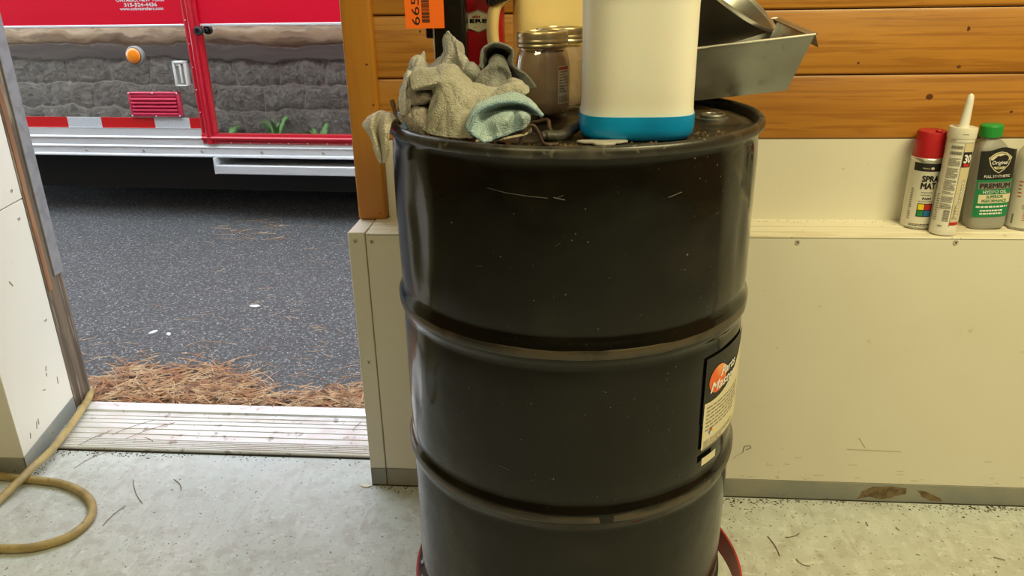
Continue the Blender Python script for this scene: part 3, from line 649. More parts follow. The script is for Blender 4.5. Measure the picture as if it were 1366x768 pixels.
for nm, dx, dz in dm:
    q = MB(); cx, cz, w, h = -40.3+dx*0.72, 0.5420+dz*0.0033, 0.72, 0.0033
    put_poly(q, [(cx-w,cz),(cx,cz-h),(cx+w,cz),(cx,cz+h)], wrap(BR+0.0037)); q.build('hazard_diamond', M[nm], lo)
# scratches
def scr(pts, r): MB().tube([wrap(BR+0.0005)(a, z) for a, z in pts], r, 4).build('scratch', M['scratch'], D)
scr([(-112.4,0.9545),(-107,0.9500),(-101,0.9475),(-96,0.9460)], 0.0005); scr([(-94.5,0.9470),(-91.5,0.9440)], 0.0007); scr([(-92,0.9500),(-93.5,0.9470)], 0.0005)
scr([(-60,0.945),(-64,0.940)], 0.0005)
for k in range(5):
    a = rnd.uniform(-140,-40); z = rnd.uniform(0.5,0.95)
    scr([(a,z),(a+rnd.uniform(1,5),z+rnd.uniform(-.006,.006))], 0.0003)
for k in range(3): scr([(-138+k*1.4,0.492-0.02*k),(-136.6+k*1.4,0.492-0.02*k)], 0.0005)

# ------------------------------------------------------------------ red drum dolly
dl = thing('drum_dolly', 'red steel drum dolly ring on castors under the black drum', 'dolly', (0.016, 1.250, 0))
RR = 0.322
MB().lathe([(RR-0.004,0.074),(RR,0.074),(RR,0.130),(RR-0.004,0.130),(RR-0.004,0.074)], 96, cap0=False, cap1=False).build('ring', M['reddolly'], dl, angle=30)
MB().lathe([(0.0,0.126),(0.262,0.126),(0.262,0.140),(0.0,0.140)], 64, cap0=False, cap1=False).build('base_plate', M['reddolly'], dl)
for k in range(2):
    b = MB().box(-RR+0.003, RR-0.003, -0.02, 0.02, 0.112, 0.1255).build('cross_bar', M['reddolly'], dl, bevel=(0.002,1)); b.rotation_euler = (0,0,R(45+90*k))
for k in range(4):
    a = R(45+90*k); cx, cy = 0.26*math.cos(a), 0.26*math.sin(a)
    c = MB().lathe([(0.0,-0.014),(0.030,-0.014),(0.036,-0.008),(0.036,0.008),(0.030,0.014),(0.0,0.014)], 24, cap0=False, cap1=False).build('castor', M['blackrub'], dl, loc=(cx, cy, 0.0365)); c.rotation_euler = (R(90),0,a)
    f = MB()
    f.box(-0.012,0.012,-0.022,-0.018,-0.006,0.070); f.box(-0.012,0.012,0.018,0.022,-0.006,0.070); f.box(-0.022,0.022,-0.022,0.022,0.068,0.0755)
    fo = f.build('castor_fork', M['steel'], dl, loc=(cx, cy, 0.0365)); fo.rotation_euler = (0,0,a)

# ================================================================== things on the drum
# --- large translucent jug with blue fluid
def sq(e):
    def s(a):
        c, q = math.cos(a), math.sin(a)
        k = (abs(c)**e+abs(q)**e)**(-1/e); return (c*k, q*k)
    return s
JR = 0.0815
jug = thing('fluid_jug', 'tall white translucent plastic jug with a little blue fluid at the bottom', 'jug', (0.0885, 1.146, LIDZ))
jp = [(JR*0.84,0.0),(JR*0.935,0.0025),(JR*0.985,0.009),(JR*1.0,0.018),(JR*1.0,0.030),(JR*0.997,0.0350)]
MB().lathe(jp+[(0.0,0.0350)], 96, cap1=False, sy=0.94, shape=sq(3.6)).build('blue_fluid', M['blue'], jug, angle=50)
up_ = [(JR*0.985,0.0348),(JR*0.972,0.041),(JR*0.966,0.055),(JR*0.966,0.12),(JR*0.968,0.178),(JR*0.972,0.186),(JR*0.985,0.190),(JR*0.985,0.196),(JR*0.97,0.204),(JR*0.95,0.222),(JR*0.84,0.240),(JR*0.55,0.254),(JR*0.36,0.262),(JR*0.30,0.266),(JR*0.30,0.278)]
MB().lathe(up_, 96, cap0=False, sy=0.94, shape=sq(3.6)).build('bottle', M['hdpe'], jug, angle=50)
MB().lathe([(0.028,0.272),(0.028,0.294),(0.026,0.297),(0.0,0.297)], 32, cap1=False).build('cap', M['blue'], jug)
# --- mason jars
def jar(label, x, y, s=1.0):
    J = thing('glass_jar', label, 'jar', (x, y, LIDZ), group='mason jars on the drum')
    o = [(0.030,0.0),(0.0375,0.002),(0.0405,0.008),(0.0410,0.020),(0.0418,0.060),(0.0415,0.080),(0.0390,0.093),(0.0360,0.100),(0.0345,0.104),(0.0345,0.120),(0.0315,0.120),(0.0315,0.104),(0.0335,0.099),(0.0365,0.092),(0.0388,0.080),(0.0392,0.060),(0.0385,0.020),(0.0370,0.009),(0.0,0.006)]
    MB().lathe([(r*s, z*s) for r, z in o], 48, cap1=False).build('glass', M['glass'], J, angle=60)
    f = [(0.034,0.0085),(0.0368,0.012),(0.0382,0.022),(0.0388,0.060),(0.0384,0.079),(0.0362,0.091),(0.0330,0.0985)]
    MB().lathe([(r*s, z*s) for r, z in f], 48, cap0=False, cap1=False).build('dust_film', M['dustfilm'], J, angle=60)
    MB().lathe([(0.0,0.0066*s),(0.0355*s,0.0095*s),(0.0372*s,0.016*s),(0.030*s,0.0135*s),(0.015*s,0.018*s),(0.0,0.015*s)], 32, cap0=False, cap1=False).build('sediment', M['sediment'], J)
    b = [(0.0365,0.1045),(0.0385,0.1055),(0.0390,0.1075),(0.0382,0.1095),(0.0376,0.1105),(0.0386,0.1120),(0.0391,0.1140),(0.0384,0.1160),(0.0380,0.1170),(0.0386,0.1185),(0.0388,0.1250),(0.0378,0.1270),(0.0330,0.1272),(0.0325,0.1262)]
    MB().lathe([(r*s, z*s) for r, z in b], 64, cap0=False, cap1=False).build('screw_band', M['brass'], J, angle=50)
    MB().lathe([(0.034*s,0.1225*s),(0.034*s,0.1255*s),(0.0315*s,0.1262*s),(0.030*s,0.1250*s),(0.0,0.1250*s)], 48, cap0=False, cap1=False).build('lid', M['brass'], J)
    return J
ja = jar('clouded mason jar with brass band beside the white jug, in front of the other jar', -0.0530, 1.294, 1.07)
ja.rotation_euler = (0,0,0)
w_ = lambda a, b: (0.0432*math.cos(R(a)), 0.0432*math.sin(R(a)), b)
q = MB(); put_rect(q, -52, -16, 0.026, 0.085, w_, 10); jl = q.build('label', M['white'], ja)
w2 = lambda a, b: (0.0435*math.cos(R(a)), 0.0435*math.sin(R(a)), b)
q = MB(); text_lines(q, -49, -19, 0.043, 0.078, 8, w2, rnd, 0.5)
for k in range(9): put_rect(q, -49+k*3.3, -49+k*3.3+rnd.uniform(0.7,2.0), 0.028, 0.039, w2)
q.build('label_print', M['inkgrey'], jl)
q = MB(); put_rect(q, -51, -17, 0.079, 0.0835, w2, 8); q.build('label_print', M['redtin'], jl)
jar('clouded mason jar half hidden behind the white jug', -0.0255, 1.382, 1.08)

# --- cream oil jug with loop handle and black ribbed cap
cj = thing('oil_jug', 'cream plastic oil jug with loop handle and black ribbed cap behind the jars', 'jug', (-0.045, 1.462, LIDZ), (0, 0, R(20)))
ctr = [(0.046,0.0),(0.056,0.006),(0.058,0.02),(0.058,0.20),(0.054,0.225),(0.040,0.248),(0.022,0.262),(0.022,0.268)]
MB().lathe([(r,z) for r, z in ctr], 64, sx=1.14, sy=0.50, shape=sq(4.5)).build('bottle', M['cream'], cj, angle=50)
hp = catmull([(-0.045,0,0.190),(-0.078,0,0.188),(-0.1005,0,0.172),(-0.1075,0,0.140),(-0.1060,0,0.105),(-0.0980,0,0.060),(-0.055,0,0.040)], 6)
MB().tube(hp, 0.0105, 14, flat=1.35, upv=(0,1,0)).build('handle', M['cream'], cj)
cp = MB(); n = 48; cpv = []
for z, s in ((0,1),(0.003,1.03),(0.030,1.03),(0.033,0.95)):
    for i in range(n): 
        a = 2*math.pi*i/n; r = 0.0185*s*(1.0 if i % 4 < 2 else 0.90); cpv.append((r*math.cos(a), r*math.sin(a), z))
cp.add(cpv, [(k*n+i, k*n+(i+1)%n, (k+1)*n+(i+1)%n, (k+1)*n+i) for k in range(3) for i in range(n)]+[tuple(reversed(range(n))), tuple(range(3*n,4*n))])
co = cp.build('cap', M['blackplastic'], cj, loc=(-0.0985, -0.004, 0.1770), angle=30); co.rotation_euler = (0, R(-14), 0)

# --- red tin with a hexagonal badge
rtn = thing('red_tin', 'red tin with a cream hexagonal badge between the black bottle and the cream jug', 'tin', (-0.1600, 1.452, LIDZ))
MB().box(-0.0320,0.0320,-0.016,0.016,0,0.235).build('tin_body', M['redtin'], rtn, bevel=(0.003,2))
MB().lathe([(0.016,0.234),(0.016,0.25),(0.014,0.252),(0.0,0.252)], 24, cap1=False).build('cap', M['blackplastic'], rtn)
fr = lambda d: (lambda a, b: (a, -0.016-d, b))
def hexa(s): return [(-0.0200*s,0.0135*s),(-0.0005,0.0205*s),(0.0195*s,0.0135*s),(0.0195*s,-0.0125*s),(-0.0005,-0.0195*s),(-0.0200*s,-0.0125*s)]
hc = (-0.0125, 0.146)
q = MB(); put_poly(q, [(a+hc[0], b+hc[1]) for a, b in hexa(0.97)], fr(0.0006)); bd = q.build('badge', M['labelcream'], rtn)
q = MB()
for k in range(6):
    o1, i1 = hexa(0.94), hexa(0.89); j = (k+1) % 6
    put_poly(q, [(o1[k][0]+hc[0],o1[k][1]+hc[1]),(o1[j][0]+hc[0],o1[j][1]+hc[1]),(i1[j][0]+hc[0],i1[j][1]+hc[1]),(i1[k][0]+hc[0],i1[k][1]+hc[1])], fr(0.0010))
put_text(q, 'ERE', hc[0]+0.0005, hc[1]+0.0010, 0.030, 0.0058, fr(0.0010), bold=0.0006)
q.build('badge_print', M['ink'], bd)
q = MB()
for k in range(5): 
    x = hc[0]-0.010+k*0.0028
    put_poly(q, [(x,hc[1]+0.0062),(x+0.0022,hc[1]+0.0060),(x+0.0024,hc[1]+0.0095+0.001*(k%3)),(x+0.0006,hc[1]+0.0090)], fr(0.0010))
put_rect(q, hc[0]-0.0070, hc[0]-0.0058, hc[1]-0.0105, hc[1]-0.0085, fr(0.0010))
q.build('badge_print', M['redtin'], bd)

# --- black bottle with bright edge and clip, orange tag
bk = thing('black_bottle', 'tall glossy black bottle with a bright metal edge strip behind the rags', 'bottle', (-0.2150, 1.400, LIDZ))
MB().lathe([(0.026,0.0),(0.0275,0.004),(0.0275,0.22),(0.022,0.24),(0.014,0.25),(0.014,0.27)], 48, sx=1.0, sy=0.8, shape=sq(5)).build('bottle', M['blackplastic'], bk, angle=50)
MB().lathe([(0.016,0.262),(0.016,0.285),(0.0,0.287)], 24, cap1=False).build('cap', M['blackplastic'], bk)
slab('edge_strip', M['steeledge'], bk, -0.0300,-0.0278,-0.018,0.016,0.02,0.21, bev=0.0006)
slab('clip', M['blackplastic'], bk, -0.0440,-0.0300,-0.012,0.004,0.121,0.160, bev=0.002)
tg = MB().box(-0.0330,0.0330,-0.0004,0.0004,0.0,0.110).build('price_tag', M['orange'], None, loc=(-0.2545, 1.3620, 1.1378))
tag(tg, 'bright orange tag with black number and barcode hung by the black bottle', 'tag'); tg.rotation_euler = (R(-1.5), 0, R(2))
fr = lambda a, b: (a, -0.0008, b)
q = MB(); put_text(q, '6651', -0.0150, 0.0335, 0.056, 0.0135, fr, rot=R(90))
y = 0.0095
while y < 0.085:
    w = rnd.choice((0.0006,0.0011,0.0018)); put_rect(q, -0.0045, 0.0085, y, y+w, fr); y += w+rnd.choice((0.0007,0.0012))
q.build('tag_print', M['ink'], tg)
stg = MB().tube(catmull([(0.024,-0.001,0.103),(0.026,0.004,0.116),(0.030,0.014,0.126),(0.036,0.020,0.127),(0.048,0.020,0.126),(0.054,0.034,0.126),(0.050,0.050,0.127),(0.034,0.052,0.127),(0.026,0.036,0.126),(0.024,0.010,0.118),(0.024,0.001,0.103)], 5), 0.0007, 6).build('string', M['labelcream'], tg)
q = MB().lathe([(0.003,0.0),(0.003,0.0012)], 12).build('eyelet', M['steeledge'], tg, loc=(0.024,-0.0002,0.103)); q.rotation_euler = (R(90),0,0)

# --- galvanised drip pan and funnel
pn = thing('steel_pan', 'galvanised steel drip pan with sloping ends resting on the drum rim', 'pan', (0.205, 1.350, 1.0155), (R(3.5), R(-6.0), 0))
# local: x along the pan, y to the back, z up; inner and outer skins
def panskin(o, zb):
    return [(-0.095+o,0.004+o,zb),(0.150-o,0.004+o,zb),(0.150-o,0.215-o,zb),(-0.095+o,0.215-o,zb)], [(-0.125+o,-0.008+o,0.088),(0.190-o,-0.008+o,0.088),(0.190-o,0.240-o,0.088),(-0.125+o,0.240-o,0.088)]
ob, ot = panskin(0, 0.0); ib, it = panskin(0.0012, 0.0012)
pm = MB(); V = ob+ot+ib+it
Fq = [(3,2,1,0)]+[(i,(i+1)%4,4+(i+1)%4,4+i) for i in range(4)]+[(8,9,10,11)]+[(8+i,12+i,12+(i+1)%4,8+(i+1)%4) for i in range(4)]+[(4+i,4+(i+1)%4,12+(i+1)%4,12+i) for i in range(4)]
pm.add(V, Fq); pm.build('tray', M['steel'], pn, smooth=False)
lip = MB()
for i in range(4):
    a, b = Vector(ot[i]), Vector(ot[(i+1)%4]); lip.tube([a, b], 0.0018, 8)
lip.build('rolled_edge', M['steeledge'], pn)
MB().box(0.178,0.1945,-0.006,0.238,0.0865,0.0885).add([(0.1905,-0.007,0.088),(0.1905,0.238,0.088),(0.1960,0.238,0.066),(0.1960,-0.007,0.066)], [(0,1,2,3)]).build('end_flange', M['steel'], pn, smooth=False)
fn_ax = Vector((0.550, -0.246, 0.798)).normalized()
fu = thing('metal_funnel', 'dull galvanised funnel lying tipped in the steel pan', 'funnel', (0.2567, 1.430, 1.1874))
fu.rotation_euler = fn_ax.to_track_quat('Z', 'Y').to_euler()
FR = 0.1015
cone = [(0.009,-0.150),(0.014,-0.125),(FR,-0.003),(FR*0.988,-0.003),(0.0125,-0.123),(0.0078,-0.150)]
MB().lathe(cone, 72, cap0=False, cap1=False).build('cone', M['zincdark'], fu, angle=30)
MB().lathe([(FR*0.985,-0.004),(FR*1.010,-0.0035),(FR*1.016,0.0),(FR*1.006,0.003),(FR*0.985,0.001),(FR*0.985,-0.004)], 72, cap0=False, cap1=False).build('rim_band', M['steeledge'], fu, angle=60)
MB().lathe([(0.0135,-0.1215),(FR*0.984,-0.0032)], 72, cap0=False, cap1=False).build('inner_face', M['steel'], fu)

# --- odds and ends on the lid
hk = MB()
hk.tube(catmull([(-0.0732, 1.045, 1.0025), (-0.0699, 1.045, 1.0147), (-0.0629, 1.048, 1.0252), (-0.0549, 1.05, 1.0259), (-0.0478, 1.05, 1.0157), (-0.0427, 1.05, 1.0035), (-0.0347, 1.055, 0.9999), (-0.0215, 1.06, 0.9995)], 6), 0.0026, 8)
tag(hk.build('wire_hook', M['rust']), 'rusty bent wire hook on the drum lid in front of the jars', 'hook')
hk = MB()
hk.tube(catmull([(-0.0678, 1.13, 1.0166), (-0.0544, 1.125, 1.0185), (-0.0412, 1.12, 1.0224), (-0.0367, 1.115, 1.0211), (-0.0355, 1.11, 1.0134), (-0.0321, 1.105, 1.0058)], 5), 0.0030, 8)
tag(hk.build('bent_rod', M['rust']), 'short dark bent rod lying against the foot of the front jar', 'rod')
gp = MB().tube(catmull([(-0.0462, 1.085, 1.0052), (-0.0359, 1.09, 1.0053), (-0.0191, 1.1, 1.0034), (-0.0066, 1.125, 1.0064), (0.0087, 1.16, 1.0091)], 5), [0.008]*3+[0.010]*12+[0.0095]*3+[0.008]*3, 12, flat=0.8)
tag(gp.build('tool_handle', M['rubbergrip']), 'grimy dark tool handle poking out from under the white jug', 'tool')
pp = []
for i in range(20):
    a = 2*math.pi*i/20; r = 0.024*(1+0.25*math.sin(3*a)+rnd.uniform(-.12,.12)); pp.append((r*1.25*math.cos(a), r*0.62*math.sin(a)))
pg = MB().prism(pp, lambda a, b, d: (a, b, d), 0.0, 0.0035).build('paper_scrap', M['paper'], None, loc=(0.040, 1.062, LIDZ+0.001), bevel=(0.001,1))
tag(pg, 'crumpled pale paper scrap under the front edge of the white jug', 'paper')
tw = MB().tube(catmull([(-0.2755, 1.17, 1.0445), (-0.2727, 1.165, 1.0363), (-0.2699, 1.16, 1.0281), (-0.2635, 1.15, 1.0229), (-0.2527, 1.13, 1.0184)], 5), [0.0038]*6+[0.003]*8+[0.0024]*7, 8)
tag(tw.build('twig', M['twig']), 'short brown twig standing by the left rim of the drum', 'twig')
bs = MB().tube(catmull([(-0.2578, 1.135, 1.033), (-0.251, 1.12, 1.0277), (-0.2451, 1.11, 1.0196), (-0.2412, 1.105, 1.0129)], 5), 0.0028, 8, flat=0.4)
tag(bs.build('plastic_strip', M['strip']), 'thin bright blue strip beside the brown rag', 'strip')
cr = MB()
for k in range(420):
    a = rnd.uniform(R(-150), R(-25)); r = rnd.uniform(0.20, 0.282)
    x, y = DX+r*math.cos(a), DY+r*math.sin(a); s = rnd.uniform(0.0008, 0.0028)
    cr.add([(x-s,y,LIDZ),(x+s,y-s*.5,LIDZ),(x,y+s,LIDZ),(x,y,LIDZ+s*1.2)], [(0,1,3),(1,2,3),(2,0,3),(0,2,1)])
tag(cr.build('lid_grit', M['sediment'], smooth=False), 'brown grit scattered over the drum lid', 'grit', kind='stuff')

# ------------------------------------------------------------------ rags
def spline2(net, ku, kv):
    rows = [catmull(r, kv) for r in net]; cols = list(zip(*rows))
    return [list(c) for c in zip(*[catmull(c, ku) for c in cols])]
def rag(name, label, m, net, ku=18, kv=16, th=0.0024, wr=0.0030, ws=38, seed=0, hem=0.0003, parent=None, hm=None):
    g = spline2([[Vector(p)*0.001 for p in r] for r in net], ku, kv)
    m_, n_ = len(g), len(g[0])
    N = [[None]*n_ for _ in range(m_)]
    for i in range(m_):
        for j in range(n_):
            du = g[min(i+1,m_-1)][j]-g[max(i-1,0)][j]; dv = g[i][min(j+1,n_-1)]-g[i][max(j-1,0)]
            nn = dv.cross(du); N[i][j] = nn.normalized() if nn.length > 1e-9 else Vector((0,-1,0))
    top = []; bot = []
    for i in range(m_):
        for j in range(n_):
            p = g[i][j]
            r1 = noise.noise(Vector((p.x*ws+seed, p.y*ws*0.6, p.z*ws*0.7))); r2 = 1-2*abs(noise.noise(Vector((p.x*ws*0.9, p.y*ws*0.7+seed, p.z*ws*0.45))))**0.7
            r3 = 1-2*abs(noise.noise(Vector((p.x*ws*1.9+seed*2, p.y*ws, p.z*ws*0.8+seed))))**0.6
            w = wr*0.8*r1+wr*0.8*r2+wr*0.38*r3+0.0004*noise.noise(p*380)
            e = min(i, j, m_-1-i, n_-1-j); t = th/2+(hem if e in (1,2,3) else 0) if e else th*0.3
            q = p+N[i][j]*w
            top.append(q+N[i][j]*t); bot.append(q-N[i][j]*t)
    mb = MB(); k = m_*n_; f = []
    for i in range(m_-1):
        for j in range(n_-1):
            a = i*n_+j; f.append((a, a+1, a+n_+1, a+n_)); f.append((k+a, k+a+n_, k+a+n_+1, k+a+1))
    for j in range(n_-1):
        f.append((j, k+j, k+j+1, j+1)); a = (m_-1)*n_+j; f.append((a, a+1, k+a+1, k+a))
    for i in range(m_-1):
        a = i*n_; f.append((a, a+n_, k+a+n_, k+a)); a = i*n_+n_-1; f.append((a, k+a, k+a+n_, a+n_))
    mb.add(top+bot, f)
    o = mb.build(name, m, parent, angle=80)
    if label:
        tag(o, label, 'rag', 'shop rags heaped on the drum')
        loop = [j for j in range(0, n_, 2)]+[i*n_+n_-1 for i in range(2, m_, 2)]+[(m_-1)*n_+j for j in range(n_-3, -1, -2)]+[i*n_ for i in range(m_-3, 0, -2)]
        pts = [(top[k_]+bot[k_])*0.5 for k_ in loop]
        MB().tube(pts, [0.0018+0.0004*noise.noise(p*300) for p in pts], 7, closed=True, flat=0.9).build('hem', hm or m, o, angle=80)
    return o
NETS = {'olive':[[(-236,1170,1068),(-203,1170,1077),(-171,1160,1078),(-140,1160,1058),(-109,1160,1054),(-84,1150,1065),(-68,1140,1058)],[(-233,1130,1086),(-202,1130,1099),(-173,1125,1101),(-144,1120,1078),(-116,1120,1068),(-87,1115,1082),(-66,1110,1072)],[(-225,1088,1072),(-194,1085,1082),(-170,1100,1090),(-141,1100,1070),(-114,1095,1064),(-88,1090,1076),(-64,1095,1066)],[(-201,1105,1066),(-188,1085,1072),(-168,1080,1068),(-141,1075,1057),(-120,1075,1057),(-97,1075,1065),(-78,1090,1058)],[(-205,1085,1041),(-191,1070,1046),(-168,1060,1041),(-147,1055,1038),(-131,1055,1036),(-114,1060,1039),(-97,1070,1043)],[(-212,1075,1018),(-197,1060,1014),(-172,1045,1013),(-150,1036,1014),(-135,1036,1014),(-120,1045,1015),(-109,1060,1018)]],
'horn':[[(-238,1190,1108),(-224,1180,1115),(-219,1185,1097),(-202,1180,1108),(-191,1170,1132),(-184,1165,1143),(-179,1175,1134)],[(-244,1170,1103),(-226,1155,1108),(-212,1165,1090),(-192,1150,1104),(-180,1145,1119),(-170,1150,1131),(-162,1165,1122)],[(-248,1150,1088),(-229,1135,1094),(-217,1155,1083),(-194,1140,1093),(-179,1145,1100),(-166,1140,1110),(-161,1170,1107)],[(-253,1140,1064),(-235,1120,1074),(-218,1145,1071),(-193,1145,1078),(-174,1150,1085),(-160,1150,1092),(-149,1180,1080)],[(-256,1130,1041),(-236,1112,1044),(-220,1140,1048),(-195,1150,1053),(-170,1150,1062),(-150,1150,1072),(-138,1180,1064)]],
'hood':[[(-138,1165,1092),(-135,1165,1116),(-119,1165,1126),(-94,1165,1117),(-91,1160,1096),(-70,1145,1081),(-58,1135,1066)],[(-130,1200,1086),(-129,1215,1102),(-119,1220,1110),(-106,1215,1104),(-104,1200,1088),(-88,1180,1073),(-74,1160,1061)],[(-132,1155,1091),(-125,1150,1098),(-113,1145,1102),(-101,1145,1098),(-92,1140,1086),(-92,1138,1073),(-83,1135,1063)],[(-145,1150,1076),(-133,1140,1083),(-119,1135,1085),(-108,1140,1086),(-99,1138,1080),(-94,1136,1071),(-89,1135,1063)],[(-152,1150,1062),(-137,1135,1066),(-121,1125,1064),(-110,1125,1062),(-102,1125,1062),(-95,1125,1060),(-91,1125,1056)]],
'knob':[[(-172,1185,1092),(-162,1185,1097),(-151,1185,1097),(-145,1190,1090)],[(-170,1160,1091),(-158,1155,1098),(-146,1155,1097),(-140,1165,1088)],[(-168,1155,1080),(-154,1140,1086),(-144,1142,1086),(-138,1160,1078)],[(-162,1160,1069),(-152,1150,1072),(-143,1150,1072),(-138,1165,1068)]],
'brown':[[(-260,1170,1069),(-243,1160,1076),(-222,1150,1069),(-202,1150,1064)],[(-256,1135,1058),(-238,1120,1064),(-218,1110,1065),(-196,1112,1062)],[(-258,1130,1044),(-239,1118,1047),(-219,1100,1053),(-196,1102,1053)],[(-259,1140,1033),(-242,1125,1038),(-226,1122,1044),(-206,1124,1044)],[(-256,1122,1027),(-237,1100,1033),(-221,1092,1039),(-202,1094,1038)],[(-250,1112,1020),(-232,1092,1024),(-216,1078,1027),(-202,1080,1024)],[(-243,1108,1012),(-231,1096,1012),(-216,1080,1013),(-205,1078,1012)]],
'blue':[[(-138,1065,1028),(-131,1075,1040),(-116,1085,1049),(-95,1090,1054),(-74,1085,1053),(-57,1080,1043),(-44,1065,1036)],[(-144,1040,1032),(-135,1050,1052),(-114,1060,1063),(-92,1065,1067),(-72,1065,1067),(-54,1060,1055),(-43,1055,1041)],[(-140,1026,1024),(-130,1034,1047),(-110,1040,1057),(-88,1045,1060),(-67,1048,1057),(-53,1049,1049),(-44,1050,1040)],[(-128,1026,1014),(-126,1046,1035),(-110,1060,1045),(-90,1066,1049),(-74,1066,1049),(-64,1062,1045),(-60,1060,1041)],[(-124,1022,1012),(-116,1034,1025),(-104,1028,1036),(-88,1030,1040),(-80,1052,1042),(-69,1036,1042),(-60,1050,1038)],[(-120,1018,1011),(-110,1022,1013),(-99,1022,1017),(-92,1034,1017),(-81,1040,1021),(-70,1042,1024),(-63,1052,1026)]],
'white':[[(-298,1200,1015),(-289,1190,1016),(-281,1180,1017),(-271,1160,1017),(-258,1135,1016)],[(-306,1180,1024),(-291,1160,1032),(-284,1155,1030),(-273,1140,1031),(-260,1122,1026)],[(-318,1165,1016),(-295,1128,1029),(-290,1142,1023),(-275,1118,1029),(-265,1110,1022)],[(-320,1155,1009),(-296,1112,1012),(-291,1132,1010),(-275,1104,1015),(-267,1100,1012)],[(-306,1140,997),(-290,1106,996),(-289,1126,994),(-275,1100,999),(-270,1100,996)],[(-299,1130,980),(-287,1108,977),(-286,1122,974),(-276,1102,979),(-270,1102,983)],[(-293,1125,967),(-286,1114,962),(-284,1118,962),(-277,1106,966),(-272,1104,975)]],
'terry':[[(-249,1150,1086),(-240,1140,1089),(-234,1138,1081)],[(-250,1132,1073),(-241,1115,1077),(-233,1118,1070)],[(-252,1122,1057),(-242,1105,1062),(-235,1110,1059)],[(-254,1116,1043),(-243,1100,1046),(-236,1108,1042)],[(-253,1116,1035),(-244,1104,1034),(-238,1110,1034)]],
'beige':[[(-132,1075,1014),(-109,1080,1015),(-86,1085,1018),(-63,1085,1020)],[(-130,1040,1012),(-108,1050,1012),(-86,1055,1014),(-60,1060,1018)],[(-130,1022,1011),(-108,1030,1010),(-90,1034,1013),(-67,1045,1016)]]}
rag('shop_rag', 'large olive-grey terry rag draped down the front of the rag heap', M['rag_olive'], NETS['olive'], seed=1, wr=0.0036, ku=22, kv=20)
rag('shop_rag', 'grey terry rag with a tall pointed peak at the top of the heap', M['rag_grey'], NETS['horn'], seed=5, wr=0.0042, ku=22, kv=20, ws=46)
rg = rag('shop_rag', 'dark grey rag curled into a hooded loop beside the front jar', M['rag_dark'], NETS['hood'], seed=9, wr=0.0026, ku=20, kv=20)
rag('fold', None, M['rag_dark'], NETS['knob'], seed=3, wr=0.002, ku=16, kv=16, parent=rg)
rag('shop_rag', 'brown-grey terry rag bunched in rolls at the left of the heap', M['rag_brown'], NETS['brown'], seed=11, wr=0.0034, ku=20, kv=20)
bl_ = rag('shop_rag', 'pale blue microfibre cloth folded over at the front of the heap', M['rag_blue'], NETS['blue'], seed=13, wr=0.0016, hm=M['rag_bluehem'], ku=22, kv=20)
MB().tube(catmull([Vector(p)*0.001+Vector((0,-0.0016,-0.0008)) for p in NETS['blue'][2]], 10), 0.0022, 7).build('hem', M['rag_bluehem'], bl_, angle=80)
rag('shop_rag', 'off-white rag hanging out over the left rim of the drum', M['rag_white'], NETS['white'], seed=17, wr=0.0022, ku=18, kv=18, ws=34)
rag('shop_rag', 'small pale fluffy terry rag at the far left of the heap', M['rag_terry'], NETS['terry'], seed=21, wr=0.0024, ku=14, kv=14, ws=60)
rag('shop_rag', 'beige rag corner lying flat under the pale blue cloth', M['rag_beige'], NETS['beige'], seed=23, wr=0.0012, ku=14, kv=14)

# ================================================================== things on the ledge
def can_wrap(r, face=-90.0):
    return lambda a, b: (r*math.cos(R(face)+a/r), r*math.sin(R(face)+a/r), b)
sp = thing('spray_can', 'white spray paint can with a red cap on the ledge', 'spray can', (0.7665, 1.7235, LEDGE+0.002))
MB().lathe([(0.030,0.0),(0.0330,0.0),(0.0340,0.002),(0.0335,0.004),(0.0330,0.006),(0.0330,0.148),(0.0340,0.150),(0.0340,0.153),(0.0325,0.155),(0.0290,0.162),(0.020,0.167),(0.0,0.168)], 48, cap1=False).build('can_body', M['canwhite'], sp, angle=40)
MB().lathe([(0.0333,0.0),(0.0344,0.0015),(0.0338,0.0035)], 48, cap0=False, cap1=False).build('base_seam', M['tin'], sp)
MB().lathe([(0.0335,0.147),(0.0345,0.150),(0.0342,0.153),(0.0325,0.155)], 48, cap0=False, cap1=False).build('top_seam', M['tin'], sp)
MB().lathe([(0.0318,0.152),(0.0322,0.156),(0.0312,0.166),(0.0300,0.206),(0.0285,0.2105),(0.0240,0.2120),(0.0,0.2120)], 48, cap0=False, cap1=False).build('cap', M['redcap'], sp)
MB().box(-0.004,0.008,-0.030,-0.020,0.2110,0.2165).build('cap_tab', M['redcap'], sp, bevel=(0.002,1))
w = can_wrap(0.0334, -112); q = MB(); put_rect(q, -0.026, 0.04, 0.128, 0.1455, w, 12); q.build('label_band', M['ink'], sp)
w = can_wrap(0.0336, -112); q = MB()
put_text(q, 'SPRA', 0.0125, 0.1120, 0.034, 0.0125, w, bold=0.0008); put_text(q, 'MAT', 0.0105, 0.0965, 0.030, 0.0130, w, bold=0.0008)
put_text(q, 'PAIN', 0.0110, 0.0685, 0.017, 0.0048, w, bold=0.0003)
put_rect(q, -0.0050, 0.026, 0.0280, 0.0575, w, 6)
text_lines(q, -0.017, 0.026, 0.0060, 0.0120, 2, w, rnd, 0.5)
q.build('label_print', M['ink'], sp)
w2 = can_wrap(0.0338, -112)
for nm, x0, x1, z0, z1 in (('inkyellow',-0.0035,0.0085,0.0435,0.0560),('inkred',0.0100,0.0240,0.0435,0.0560),('inkgreen',-0.0035,0.0085,0.0295,0.0420),('inkblue',0.0100,0.0240,0.0295,0.0420)):
    q = MB(); put_rect(q, x0, x1, z0, z1, w2, 4); q.build('colour_square', M[nm], sp)
